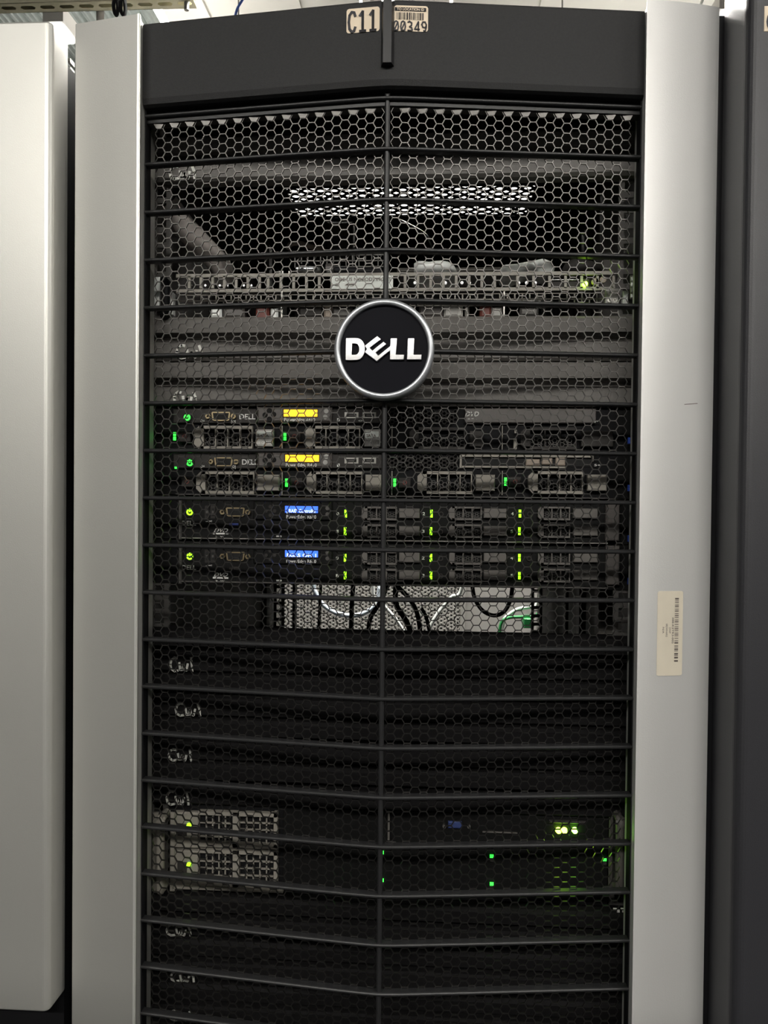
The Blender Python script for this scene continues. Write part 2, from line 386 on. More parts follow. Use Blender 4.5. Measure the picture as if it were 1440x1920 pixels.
# hexagon mesh: two flat panels, one each side of the crease
P = U/5; ri = P*.5-.00036; th = .0018
cw = P*math.sqrt(3)/2; Rr = P/math.sqrt(3); rin = ri*2/math.sqrt(3)
def hexpanel(sgn):
    m = MB(); z = zm_top; ncol = int((HW-.0045)/cw); L = math.hypot(HW, VD)
    ang = math.atan2(VD, HW)
    zt = zm_top
    for c in range(ncol):
        u = .004+cw*(c+.5); rows = int((zt-.72)/P)
        for r in range(rows):
            z = zt-.0046-r*P-(P/2 if c % 2 else 0)
            ov, iv, ib = [], [], []
            for a in range(6):
                an = math.radians(60*a); ca, sa = math.cos(an), math.sin(an)
                def W(uu, dz, dy):
                    return (sgn*uu*math.cos(ang), -VD+MO+uu*math.sin(ang)+dy, z+dz)
                ov.append(W(u+Rr*ca, Rr*sa, 0)); iv.append(W(u+rin*ca, rin*sa, -.0)); ib.append(W(u+rin*ca, rin*sa, th))
            fs = []
            for a in range(6):
                q = (a+1) % 6
                fs += [(a, q, q+6, a+6), (a+6, q+6, q+12, a+12)]
            if sgn > 0: pass
            else: fs = [tuple(reversed(f)) for f in fs]
            m.add(ov+iv+ib, fs)
    return m
hexpanel(-1).build('mesh_panel', M['mesh'], door, label='honeycomb mesh, half beside the plain silver pillar')
hexpanel(1).build('mesh_panel', M['mesh'], door, label='honeycomb mesh, half beside the barcoded pillar')
# half-hexagon border at the top of the mesh
ang = math.atan2(VD, HW)
for sgn in (-1, 1):
    m = MB()
    for c in range(int((HW-.004)/cw)):
        u = .004+cw*(c+.5)
        if c % 2:
            y = -VD+MO+u*math.sin(ang)
            zt = zm_top
            m.prism_y([(sgn*u-.0022, zt-.0046), (sgn*u+.0022, zt-.0046), (sgn*u+.0046, zt-.0006), (sgn*u+.0046, zt+.001), (sgn*u-.0046, zt+.001), (sgn*u-.0046, zt-.0006)], y-.0004, y+.001)
    m.build('mesh_border', M['mesh'], door, kind='stuff')
# crease bar
m = MB(); m.box(-.0022, .0022, -VD+MO-.004, -VD+MO+.004, .12, at(722, 178, -VD+MO)[1], .0012)
m.build('centre_bar', M['bar'], door)
# stickers on the hood (follow the V)
def vsticker(x0, x1, z0, z1, rad=.002):
    m = MB(); Y = lambda x: vy(x)-.0064
    xs = [x0, x0+rad*.35, x0+rad, x1-rad, x1-rad*.35, x1]; zo = [rad, rad*.3, 0, 0, rad*.3, rad]
    vs = [(x, Y(x), z0+q) for x, q in zip(xs, zo)] + [(x, Y(x), z1-q) for x, q in zip(xs, zo)]
    m.add(vs, [(i, i+1, i+7, i+6) for i in range(5)], M['cream']); return m
def onv(m, k0, off=.0068):
    m.v[k0:] = [(x, vy(x)-off, z) for x, y, z in m.v[k0:]]
Yh = -VD-.004
xa, za = at(650, 66, Yh+.003); xb, zb_ = at(712.5, 16, Yh+.001)
m = vsticker(xa, xb, za, zb_); k0 = len(m.v)
hh = (zb_-za)
def bold_digits(m, x, z, h, w_, txt, r_, cut=None):
    G = dict(C=[[(.85, .78), (.7, .97), (.4, 1), (.15, .85), (.05, .5), (.15, .15), (.4, 0), (.7, .03), (.85, .22)]], **{'1': [[(.15, .78), (.5, 1), (.5, 0)], [(.15, 0), (.85, 0)]],
      '0': [[(.5, 1), (.2, .9), (.08, .5), (.2, .1), (.5, 0), (.8, .1), (.92, .5), (.8, .9), (.5, 1)], [(.2, .1), (.8, .9)]], '3': [[(.1, .9), (.4, 1), (.8, .85), (.75, .62), (.4, .52), (.8, .42), (.9, .2), (.6, 0), (.1, .08)]],
      '4': [[(.75, 0), (.75, 1), (.08, .3), (.95, .3)]], '9': [[(.9, .6), (.7, .48), (.3, .5), (.1, .75), (.3, .98), (.7, .98), (.9, .75), (.9, .5), (.75, .15), (.4, 0)]]})
    for i_, ch in enumerate(txt):
        for pl_ in G[ch]:
            q_ = [(x+w_*(i_+.10+.8*a_), z+h*b_) for a_, b_ in pl_]
            if cut is not None: q_ = [(a_, max(b_, cut)) for a_, b_ in q_]
            m.mi(M['ink']); k_ = len(m.m); m.stroke(q_, r_, 0, m=M['ink'])
bold_digits(m, xa+.0008, za+.0010, hh*.80, (xb-xa)*.31, 'C11', .00115); onv(m, k0)
m.build('rack_sticker', M['cream'], door, label='cream sticker reading C11')
xa, za = at(739, 62, Yh+.001); xb, zb_ = at(803, 15, Yh+.003)
m = vsticker(xa, xb, za, zb_); k0 = len(m.v); ww = xb-xa; hh = zb_-za
m.box(xa+ww*.02, xb-ww*.06, 0, .0001, zb_-hh*.22, zb_-hh*.08, m=M['ink']); 
m.text('TO LOCATION ID', xa+ww*.08, zb_-hh*.20, hh*.10, -.0002, M['cream'], width=ww*.80)
random.seed(3); x = xa+ww*.08
while x < xb-ww*.14:
    q = random.choice((.0004, .0004, .0007, .001)); m.box(x, x+q, 0, .0001, zb_-hh*.56, zb_-hh*.28, m=M['ink']); x += q+random.choice((.0005, .0005, .0009))
bold_digits(m, xa-.0012, za-hh*.05, hh*.43, ww*.205, '00349', .00062, za+.0006)
onv(m, k0)
m.build('location_sticker', M['cream'], door, label='cream barcode sticker ending 00349')
# tall sticker on the right pillar
def pil_y(x):
    f = max(0, min(1, (x-xi2)/(xo2-xi2))); return -.0192+.013*f**1.6
xa, za = at(1230.5, 1267, -.018); xb, zb_ = at(1281, 1108, -.014)
m = MB(); xs = [xa, xa+.0006, xa+.002]+[xa+(xb-xa)*f for f in (.25, .4, .55, .7, .85)]+[xb-.002, xb-.0006, xb]; zo = [.0015, .0004, 0]+[0]*5+[0, .0004, .0015]
n = len(xs); vs = [(x, pil_y(x)-.0006, za+q) for x, q in zip(xs, zo)]+[(x, pil_y(x)-.0006, zb_-q) for x, q in zip(xs, zo)]
m.add(vs, [(i, i+1, i+1+n, i+n) for i in range(n-1)], M['cream2']); k0 = len(m.v)
ww, hh = xb-xa, zb_-za; random.seed(11); z = za+hh*.165
while z < zb_-hh*.09:
    q = random.choice((.0006, .0006, .0009, .0013)); m.box(xa+ww*.68, xa+ww*.83, 0, .0001, z, z+q, m=M['inkb']); z += q+random.choice((.0006, .0009, .0016))
R90 = -math.pi/2
m.text('388-K2TR3-00S', xa+ww*.575, zb_-hh*.31, ww*.075, 0, M['inkb'], width=hh*.31, rot=R90)
m.text('DWP', xa+ww*.46, zb_-hh*.43, ww*.07, 0, M['inkb'], width=hh*.07, rot=R90)
m.text('0RDWHARG', xa+ww*.335, zb_-hh*.385, ww*.07, 0, M['inkb'], width=hh*.155, rot=R90)
m.text('N/A', xa+ww*.205, zb_-hh*.425, ww*.07, 0, M['inkb'], width=hh*.075, rot=R90)
m.v[k0:] = [(x, pil_y(x)-.0008, z) for x, y, z in m.v[k0:]]
m.build('barcode_sticker', M['cream2'], door, label='tall ivory barcode sticker on the silver pillar')
# pen scratch
xa, za = at(1284, 758, -.015); xb, zb_ = at(1309, 756, -.013)
m = MB().stroke([(xa, za), ((xa*.6+xb*.4), za*.6+zb_*.4), (xb, zb_)], .00028, 0); m.v = [(x, pil_y(x)-.0004, z) for x, y, z in m.v]
m.build('scratch', M['inkb'], door, label='thin dark scratch on the silver pillar')

# badge
bx, bz = at(720, 655, -VD-.010); BR = 94.0/FPX*(-VD-.010-CP.y)
yb = -VD-.006
MB().cyl_y(bx, bz, BR*.93, yb-.003, yb+.010, 64).build('badge_disc', M['disc'], door, label='black disc of the round badge')
m = MB(); n = 96; prof = [(BR*.875, yb-.003), (BR*.882, yb-.0066), (BR*.90, yb-.0073), (BR*.93, yb-.0076), (BR*.96, yb-.0073), (BR*.985, yb-.0062), (BR, yb-.0035), (BR*.995, yb+.010), (BR*.88, yb+.010)]
q = len(prof); vs = []
for i in range(n):
    a = 2*math.pi*i/n; vs += [(bx+r*math.cos(a), y, bz+r*math.sin(a)) for r, y in prof]
m.add(vs, [(i*q+k, i*q+(k+1) % q, ((i+1) % n)*q+(k+1) % q, ((i+1) % n)*q+k) for i in range(n) for k in range(q)])
m.build('badge_ring', M['ring'], door, smooth=True, label='brushed silver ring round the badge')
def glyph(poly, inner=None, deep=.0032):
    s = BR/613.0; c = lambda p: (bx+(p[0]-718)*s, bz-(p[1]-760)*s); cx = sum(p[0] for p in poly)/len(poly); cyy = sum(p[1] for p in poly)/len(poly)
    m = MB(); yf = yb-.003-deep; yk = yb-.002
    if inner is None:
        n = len(poly)
        sg = 1 if sum(poly[i][0]*poly[(i+1) % n][1]-poly[(i+1) % n][0]*poly[i][1] for i in range(n)) > 0 else -1
        ins = []
        for i in range(n):
            p0, p1, p2 = Vector(poly[i-1]), Vector(poly[i]), Vector(poly[(i+1) % n])
            d1, d2 = (p1-p0).normalized(), (p2-p1).normalized(); nn = (Vector((-d1.y, d1.x))+Vector((-d2.y, d2.x)))*sg
            if nn.length < .2: nn = Vector((-d1.y, d1.x))*sg
            nn = nn.normalized()/max(.5, (1+d1.dot(d2))/2)**.5; ins.append(tuple(p1+nn*7))
        vs = [(c(p)[0], yf, c(p)[1]) for p in ins]+[(c(p)[0], yf+.0008, c(p)[1]) for p in poly]+[(c(p)[0], yk, c(p)[1]) for p in poly]
        fs = [tuple(range(n))]+[(i, (i+1) % n, (i+1) % n+n, i+n) for i in range(n)]+[(i+n, (i+1) % n+n, (i+1) % n+2*n, i+2*n) for i in range(n)]
        m.add(vs, fs)
    else:
        n = len(poly)
        vs = [(c(p)[0], yf, c(p)[1]) for p in poly]+[(c(p)[0], yf, c(p)[1]) for p in inner]+[(c(p)[0], yk, c(p)[1]) for p in poly]+[(c(p)[0], yk, c(p)[1]) for p in inner]
        fs = []
        for i in range(n):
            q = (i+1) % n; fs += [(i, q, q+n, i+n), (i, q, q+2*n, i+2*n), (i+n, q+n, q+3*n, i+3*n)]
        m.add(vs, fs)
    return m
arc = lambda cx, cz, rx, rz, a0, a1, n: [(cx+rx*math.cos(math.radians(a0+(a1-a0)*i/n)), cz+rz*math.sin(math.radians(a0+(a1-a0)*i/n))) for i in range(n+1)]
D_o = [(255, 628)]+[(330, 627)]+arc(385, 761, 100, 133, -90, 90, 12)+[(320, 895), (252, 893)]
D_i = [(327, 690)]+[(345, 690)]+arc(372, 761, 46, 70, -90, 90, 12)+[(340, 831), (325, 831)]
LT = [glyph(D_o, D_i), glyph([(478, 718), (635, 597), (685, 640), (548, 745), (578, 775), (712, 665), (752, 700), (622, 803), (650, 835), (800, 718), (795, 782), (632, 915), (478, 800), (505, 760)]),
      glyph([(793, 625), (882, 625), (869, 825), (970, 825), (965, 893), (787, 893)]), glyph([(1005, 625), (1092, 625), (1086, 825), (1182, 825), (1178, 893), (997, 893)])]
for g in LT:
    o_ = g.build('badge_letter', M['letter'], door)
    bm_ = bmesh.new(); bm_.from_mesh(o_.data); L_ = ORG[o_.name]
    for q in range(-11, 12): bmesh.ops.bisect_plane(bm_, geom=bm_.verts[:]+bm_.edges[:]+bm_.faces[:], plane_co=Vector((0, 0, bz+BR*.022*q))-L_, plane_no=(0, 0, 1))
    for v in bm_.verts:
        if v.co.y+L_.y < yb-.0025:
            q = (v.co.z+L_.z-bz+BR*.24)/(BR*.48); v.co.y += .0009*q*q
    bm_.to_mesh(o_.data); bm_.free()

# rack body: side panels, perforated roof, rails
XI = .262
for sgn in (-1, 1):
    MB().box(sgn*.283, sgn*.287, .032, 1.0, .02, 1.985).build('side_panel', M['black'], rack)
    MB().box(sgn*XI, sgn*(XI+.002), .10, .86, .02, 1.97).build('inner_panel', M['inner'], rack)
# black sheets added to darken the rack's back, open behind the cable gap
MB().box(-.28, .28, 1.0, 1.015, 1.375, 1.98).build('rear_blackout', M['black'], rack); MB().box(-.28, .28, 1.0, 1.015, .03, 1.235).build('rear_blackout', M['black'], rack)
# roof with perforated vent
ZR = 1.985
def rx(px_, py_): return atz(px_, py_, ZR)
vx0, vx1 = rx(560, 407)[0], rx(985, 407)[0]; vy0, vy1 = rx(720, 409)[1]*0+rx(720, 352)[1], rx(720, 408)[1]
m = MB(); m.box(-.283, .283, .03, vy0, ZR, ZR+.004); m.box(-.283, .283, vy1, 1.0, ZR, ZR+.004); m.box(-.283, vx0, vy0, vy1, ZR, ZR+.004); m.box(vx1, .283, vy0, vy1, ZR, ZR+.004)
m.build('roof_panel', M['black'], rack)
nx = 18; cx = (vx1-vx0)/nx; ny = 6; cyl = (vy1-vy0)/ny; m = MB()
for i in range(nx):
    for j_ in range(ny):
        ox = vx0+cx*i; oy = vy0+cyl*j_; hx, hy = ox+cx/2, oy+cyl/2; r_ = .0052; n = 12
        sq = []; 
        for a in range(n):
            an = 2*math.pi*a/n; c, s_ = math.cos(an), math.sin(an); k_ = 1/max(abs(c), abs(s_)); sq.append((hx+c*k_*cx/2, hy+s_*k_*cyl/2, ZR))
        sh = 0
        ci = [(hx+sh*.6+r_*math.cos(2*math.pi*a/n), hy+r_*math.sin(2*math.pi*a/n), ZR) for a in range(n)]
        cb = [(p[0], p[1], ZR+.001) for p in ci]
        m.add(sq+ci+cb, [(a, (a+1) % n, (a+1) % n+n, a+n) for a in range(n)]+[(a+n, (a+1) % n+n, (a+1) % n+2*n, a+2*n) for a in range(n)])
m.build('roof_vent', M['black'], rack, label='perforated vent in the rack roof')
# mounting rails with square holes
YF = .053
ZS = at(740, 932, YF)[1]                                  # slot line between the two server types
def slot(n): return ZS+n*U                                # n slots above that line
def rail(x0, x1, y, nm='mounting_rail', mt='rail'):
    m = MB(); xa, xb = min(x0, x1), max(x0, x1); hx = (xa+xb)/2
    for k in range(-12, 9):
        for q in range(3):
            zc = ZS+U*k+U*(q+.5)/3; zh_ = U/6; a = .0046
            o = [(xa, y, zc-zh_), (xb, y, zc-zh_), (xb, y, zc+zh_), (xa, y, zc+zh_)]; i_ = [(hx-a, y, zc-a), (hx+a, y, zc-a), (hx+a, y, zc+a), (hx-a, y, zc+a)]
            bk = [(p[0], y+.002, p[2]) for p in i_]
            m.add(o+i_+bk, [(0,1,5,4),(1,2,6,5),(2,3,7,6),(3,0,4,7),(4,5,9,8),(5,6,10,9),(6,7,11,10),(7,4,8,11)])
    m.build(nm, M[mt], rack)
    MB().box(xa if hx < 0 else xb-.0015, xa+.0015 if hx < 0 else xb, y, y+.06, .1, 1.97).build('rail_flange', M[mt], rack)
rail(-.2415, -.2215, .060); rail(.2215, .2415, .060)
rail(-.2415, -.2215, .70, 'rear_rail', 'zinc'); rail(.2215, .2415, .70, 'rear_rail', 'zinc')
# blue number tabs on the right rail
m = MB()
for py_ in (826, 915, 1010, 1090): m.px(1178, py_-6, 1185, py_+6, .045, .004, .0005)
m.build('blue_clip', M['blue'], rack, label='small blue clips down the mounting rail')
m = MB(); m.px(1150, 1703, 1157, 1706, .045, .001); m.px(1157, 1706, 1162, 1711, .045, .001); m.px(1164, 1703, 1176, 1705, .045, .001); m.px(1167, 1708, 1176, 1711, .045, .001)
m.build('rail_mark', M['print'], rack)

# ------------------------------------------------------------------ blanking panels
def blank(n, marks, label, faint=0, kind=0):
    z0 = slot(n)+.0004; z1 = slot(n+1)-.0004; h = z1-z0; Y = YF+.002
    t = thing('blanking_panel', (0, Y, z0), label, 'panel', 'black blanking panels with scrawled initials')
    x0, x1 = -.2395, .2395
    pr = [(0, 1.0), (-.007, .97), (-.011, .90), (-.0085, .62), (-.004, .58), (.004, .56), (.004, .48), (-.006, .44), (-.0085, .40), (-.007, .06), (-.003, .0), (.012, .0), (.012, 1.0)]
    prof = [(Y+dy, z0+h*q) for dy, q in pr]
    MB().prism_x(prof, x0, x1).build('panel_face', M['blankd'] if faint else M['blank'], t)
    m = MB()
    for px_, py_, w_, h_, kind_ in marks:
        yy = Y-.0092
        X0, Z0 = at(px_, py_+h_/2, yy); X1, Z1_ = at(px_+w_, py_-h_/2, yy); W_, H_ = X1-X0, Z1_-Z0
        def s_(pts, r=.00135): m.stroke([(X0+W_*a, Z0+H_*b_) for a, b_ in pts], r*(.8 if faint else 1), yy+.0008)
        s_([(.30, .95), (.18, 1.0), (.06, .82), (.0, .5), (.04, .16), (.18, .0), (.34, .06)])
        s_([(.40, .62), (.44, .10), (.54, .12), (.58, .48), (.62, .12), (.72, .06), (.78, .55)])
        if kind_ == 1: s_([(.92, 1.0), (.97, .35)]); s_([(.97, .16), (.99, .02)], .0013)
        else: s_([(.88, .95), (.96, .5), (.98, .04)])
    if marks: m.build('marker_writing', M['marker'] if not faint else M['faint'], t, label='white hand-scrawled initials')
    return t
M['faint'] = mat('shaded_marker', (.40, .40, .37), .7)  # the same white marker, greyed for the weak light low down
# slot numbers relative to ZS (0 = first 1U above the line); the photograph's rows from the top down
blank(7, [(318, 323, 48, 25, 0)], 'blanking panel under the hood, above the empty top bay, white scrawl near its end')
blank(3, [(331, 659, 48, 24, 0)], 'blanking panel right beneath the open grey chassis, level with the badge')
blank(2, [(326, 746, 42, 22, 0)], 'blanking panel directly on top of the upper server with the orange display')
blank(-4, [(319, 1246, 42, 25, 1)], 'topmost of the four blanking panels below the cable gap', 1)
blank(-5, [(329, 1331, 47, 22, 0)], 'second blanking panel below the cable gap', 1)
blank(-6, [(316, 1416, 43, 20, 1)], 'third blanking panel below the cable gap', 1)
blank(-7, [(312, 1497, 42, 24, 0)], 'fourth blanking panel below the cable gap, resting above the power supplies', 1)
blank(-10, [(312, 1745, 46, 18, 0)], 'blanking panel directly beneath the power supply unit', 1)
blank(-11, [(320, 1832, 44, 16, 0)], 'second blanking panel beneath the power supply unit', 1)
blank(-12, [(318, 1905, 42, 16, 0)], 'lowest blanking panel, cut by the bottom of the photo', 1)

# ------------------------------------------------------------------ servers
def led(par, px_, py_, w_, h_, Y, m_, nm='status_light', dz=0):
    return MB().px(px_-w_/2, py_-h_/2, px_+w_/2, py_+h_/2, Y-.0006, .0012, .0003, dz=dz).build(nm, M[m_], par)
def vga(t, px_, py_, Y, gold, dx=0):
    mt = M['gold']; X, Z = at(px_, py_, Y)
    v = MB().prism_y([(X-.0085, Z-.0035), (X-.007, Z-.0045), (X+.007, Z-.0045), (X+.0085, Z-.0035), (X+.0095, Z+.0035), (X+.0085, Z+.0045), (X-.0085, Z+.0045), (X-.0095, Z+.0035)], Y-.002, Y).build('video_port', mt if gold else M['rail'], t)
    MB().prism_y([(X-.0070, Z-.0033), (X+.0070, Z-.0033), (X+.0080, Z+.0033), (X-.0080, Z+.0033)], Y-.0024, Y-.0016).build('port_socket', M['hole'], v)
    for s_ in (-1, 1):
        MB().ring_y(X+s_*.0128, Z, .0012, .0028, Y-.0035, Y, 6).build('port_screw', mt, v)
    return v
def pbtn(t, px_, py_, Y, m_):
    X, Z = at(px_, py_, Y)
    b_ = MB().cyl_y(X, Z, .0046, Y-.0018, Y, 20).build('power_button', M['hole'], t)
    MB().ring_y(X, Z, .0018, .0033, Y-.0026, Y-.0016, 18, a0=math.radians(120), a1=math.radians(420)).build('power_light', M[m_], b_)
    MB().box(X-.0006, X+.0006, Y-.0026, Y-.0016, Z, Z+.0036).build('power_symbol', M[m_], b_)
def usb(t, a, b_, c, d, Y, m_='zinc'):
    u = MB().px(a, b_, c, d, Y-.0008, .001).build('usb_port', M[m_], t)
    mx, my = (c-a)*.12+.6, (d-b_)*.18+.6
    MB().px(a+mx, b_+my, c-mx, d-my, Y-.0012, .0008).build('port_socket', M['hole'], u)
    MB().px(a+(c-a)*.28, b_+(d-b_)*.4, c-(c-a)*.28, d-(d-b_)*.4, Y-.0014, .0006).build('port_tongue', M['rail'], u)
def logo(t, px_, py_, w_, h_, Y, body='DELL', shear=0, nm='printed_lettering', mt='print'):
    X, Z = at(px_, py_+h_/2, Y); X1 = at(px_+w_, py_, Y)[0]; Z1_ = at(px_, py_-h_/2, Y)[1]
    MB().text(body, X, Z, Z1_-Z, Y-.0002, width=X1-X, shear=shear).build(nm, M[mt], t)
def carrier(t, Y, a, b_, c, d, nwin, led_px, led_py, ledm, btn, lab, mt, labtxt=None, ledw=5, ledh=7, notch=True):
    """drive carrier: frame with open windows, face label, release button, two lights"""
    m = MB(); fr = max(2.4, (d-b_)*.13); x0, x1 = at(a, b_, Y)[0], at(c, b_, Y)[0]; zt = at((a+c)/2, b_, Y)[1]; zb2 = at((a+c)/2, d, Y)[1]
    H = zt-zb2; f = H*.13; ch = H*.22
    m.prism_y([(x0+ch, zt-f), (x1, zt-f), (x1, zt), (x0+ch, zt)], Y-.004, Y+.002); m.prism_y([(x0+ch, zb2), (x1, zb2), (x1, zb2+f), (x0+ch, zb2+f)], Y-.004, Y+.002)
    m.prism_y([(x0, zb2+ch), (x0+ch, zb2), (x0+ch*1.9, zb2), (x0+ch*1.9, zt), (x0+ch, zt), (x0, zt-ch)], Y-.004, Y+.002)
    xw = x0+ch*1.9; st_ = (x1-xw)/nwin
    for k in range(1, nwin+1):
        q = xw+st_*k; m.prism_y([(q-.0011, zb2+f), (q, zb2+f), (q, zt-f), (q-.0011, zt-f)], Y-.0035, Y+.002)
    o = m.build('drive_carrier', M[mt], t)
    # little honeycomb vent behind the windows
    hm = MB(); rr = H*.105; yv = Y+.0005
    x = xw+rr*1.2; k = 0
    while x < x1-rr:
        for r in range(2):
            hm.ring_y(x, zb2+f+rr*1.0+r*rr*1.75+(rr*.85 if k % 2 else 0), rr*.82, rr*1.05, yv, yv+.001, 6)
        x += rr*1.62; k += 1
    hm.build('carrier_vent', M['rail'], o)
    if btn:
        xb0, xb1 = btn; e = MB().px(xb0, led_py-9*(d-b_)/42, xb1, led_py+10*(d-b_)/42, Y-.003, .004, .0006).build('release_button', M['face'], o)
        X, Z = at((xb0+xb1)/2, led_py, Y-.003); MB().ring_y(X, Z, .0012, .0022, Y-.0036, Y-.0029, 14).build('release_ring', M['brown'], o)
    if lab:
        la, lb = lab; e = MB().px(la, b_+(d-b_)*.14, lb, d-(d-b_)*.14, Y-.004, .006, .0006).build('carrier_handle', M['lbl'] if labtxt else M[mt], o)
        if labtxt:
            q = MB(); Yl = Y-.0042
            q.px(la+2, b_+(d-b_)*.22, lb-3, b_+(d-b_)*.50, Yl, .0003, m=M['white']); 
            X, Z = at(la+4, b_+(d-b_)*.46, Yl); X1 = at(lb-8, d, Yl)[0]; q.text(labtxt[0], X, Z, .0028, Yl-.0001, M['inkb'], width=X1-X)
            X, Z = at(la+2, d-(d-b_)*.24, Yl); X1 = at(lb-4, d, Yl)[0]; q.text(labtxt[1], X, Z, .0026, Yl, M['print'], width=X1-X)
            q.build('drive_label', M['white'], o)
    if ledm:
        for s_ in (-1, 1): led(o, led_px, led_py+s_*ledh*.60, ledw, ledh, Y-.003, ledm)
    return o
def chassis(t, n, nU=1, x0=-.2195, x1=.2195, depth=.50, mt='face2'):
    z0 = slot(n)+.0006; z1 = slot(n+nU)-.0006
    MB().box(x0, x1, YF+.004, YF+depth, z0, z1).build('chassis', M['black'], t)
    for s_ in (-1, 1):
        MB().box(s_*.2195, s_*.2385, YF+.0045, YF+.0065, z0, z1).build('mounting_ear', M['face2'], t)
    return z0, z1

def server_a(n, top, lab, first):
    """1U server with four wide drive bays; 'top' = the photo row of its upper edge"""
    z0 = slot(n); t = thing('rack_server', (0, YF, z0), lab, 'server', 'thin servers with four wide drive bays'); z0, z1 = chassis(t, n)
    d = top-763; Y = YF
    y = lambda v: v+d
    dx = 0 if first else 5
    MB().px(325, y(767), 480, y(793), Y, .004, .0006).build('control_panel', M['face'], t)
    MB().px(622, y(767), 716, y(793), Y, .004, .0006).build('port_panel', M['face'], t)
    pbtn(t, 352+dx, y(783), Y, 'ledg' if first else 'ledg')
    vga(t, 415+dx, y(781), Y, True)
    logo(t, 376, y(789), 8, 5, Y, 'O+'); logo(t, 434, y(790), 8, 5, Y, '[O]')
    logo(t, 449+dx, y(781), 30, 10, Y)
    md = MB().px(482, y(763.5), 622, y(792), Y-.004, .008, .002).build('display_module', M['module'], t)
    Yl = Y-.004
    MB().px(530+dx*.6, y(766.5), 596+dx*.6, y(782.5), Yl-.0006, .001).build('display_bezel', M['hole'], md)
    MB().px(532+dx*.6, y(768), 595+dx*.6, y(781), Yl-.0010, .0006).build('display_screen', M['lcdo'], md)
    logo(md, 533+dx*.6, y(786.5), 58, 6.5, Yl, 'PowerEdge R410')
    for a_, b_ in ((497, 778), (513, 777), (505, 770), (505, 786)):
        X, Z = at(a_, y(b_), Yl); MB().cyl_y(X, Z, .0024, Yl-.001, Yl, 10, r2=.0027).build('arrow_button', M['face2'], md)
    for a_, b_ in ((612, 771), (610, 782)):
        X, Z = at(a_, y(b_), Yl); MB().cyl_y(X, Z, .0024, Yl-.0008, Yl, 12).build('round_button', M['lbl'], md)
    usb(t, 646, y(773), 672, y(784), Y); usb(t, 680, y(773), 705, y(784), Y)
    logo(t, 632, y(787), 5, 6, Y, '1'); logo(t, 672, y(789), 8, 4, Y, '<>')
    if first:
        p_ = MB().px(872, y(766), 1118, y(793), Y-.002, .006, .0008).build('optical_drive', M['module'], t)
        logo(p_, 872, y(776), 26, 9, Y-.002, 'DVD', .3); logo(p_, 877, y(785), 18, 3, Y-.002, 'o = o'); logo(p_, 1114, y(790), 8, 4, Y-.002, '5+')
    else:
        p_ = MB().px(864, y(768), 1112, y(772), Y, .004).px(864, y(789), 1060, y(792), Y, .004).px(862, y(768), 866, y(792), Y, .004).px(1110, y(768), 1113, y(780), Y, .004).build('open_bay', M['carrier'], t)
        MB().px(867, y(772), 1109, y(789), Y+.003, .0005).build('bay_recess', M['hole'], p_)
        for a_, b_, c_, e_ in ((986, 776, 1012, 788), (1016, 774, 1036, 786), (1042, 772, 1060, 788)):
            MB().px(a_, y(b_), c_, y(e_), Y+.0005, .002, .001).build('tan_connector', M['tan'], p_)
        logo(t, 1114, y(787), 12, 4, Y, '5+')
    # honeycomb vents beside the centre bar
    m = MB(); x = 728
    while x < 860:
        for r in range(3):
            X, Z = at(x, y(771+r*8+(4 if int((x-728)/7) % 2 else 0)), Y); m.ring_y(X, Z, .0018, .0023, Y, Y+.002, 6)
        x += 7
    m.build('air_vent', M['face'], t)
    if first:
        carrier(t, Y, 366, y(799), 475, y(843), 4, 327, y(818), 'ledg', (335, 357), (479, 512), 'carrier', ('SATA', '500 GB 7.2K'))
        carrier(t, Y, 574, y(799), 676, y(843), 4, 534, y(818), 'ledg', (541, 563), (683, 713), 'carrier', ('SATA', '500 GB 7.2K'))
        carrier(t, Y+.001, 768, y(802), 872, y(843), 3, 740, y(818), None, None, (880, 906), 'face', None)
        carrier(t, Y+.001, 976, y(802), 1080, y(843), 3, 948, y(818), None, None, (1090, 1150), 'face', None)
        X, Z = at(968, y(826), Y); 
        MB().px(965, y(806), 969, y(812), Y-.002, .003).px(963, y(822), 969, y(842), Y-.002, .003).build('carrier_latch', M['carrier'], t)
    else:
        carrier(t, Y, 370, y(799), 478, y(841), 4, 331, y(818), None, (340, 362), (481, 523), 'carrier', None)
        carrier(t, Y, 576, y(799), 680, y(841), 4, 537, y(820), 'ledg', (545, 567), (685, 715), 'carrier', None)
        carrier(t, Y, 783, y(799), 885, y(841), 4, 740, y(820), 'ledg', (748, 770), (892, 928), 'carrier', None)
        carrier(t, Y, 990, y(799), 1092, y(841), 4, 948, y(818), 'ledg', (955, 977), (1102, 1138), 'carrier', None)
        led(t, 329, y(792), 4, 4, Y, 'ledg')
    for px_ in (528, 734, 941): MB().px(px_, y(798), px_+1.5, y(843), Y-.001, .003).build('bay_divider', M['carrier'], t)
    MB().px(330, y(844.5), 1140, y(846), Y-.003, .006).build('chassis_lip', M['rail'], t)
    return t
server_a(1, 763, 'thin black server with orange display and optical drive slot, upper of the two', True)
server_a(0, 848, 'thin black server with orange display and open drive slot, lower of the two', False)

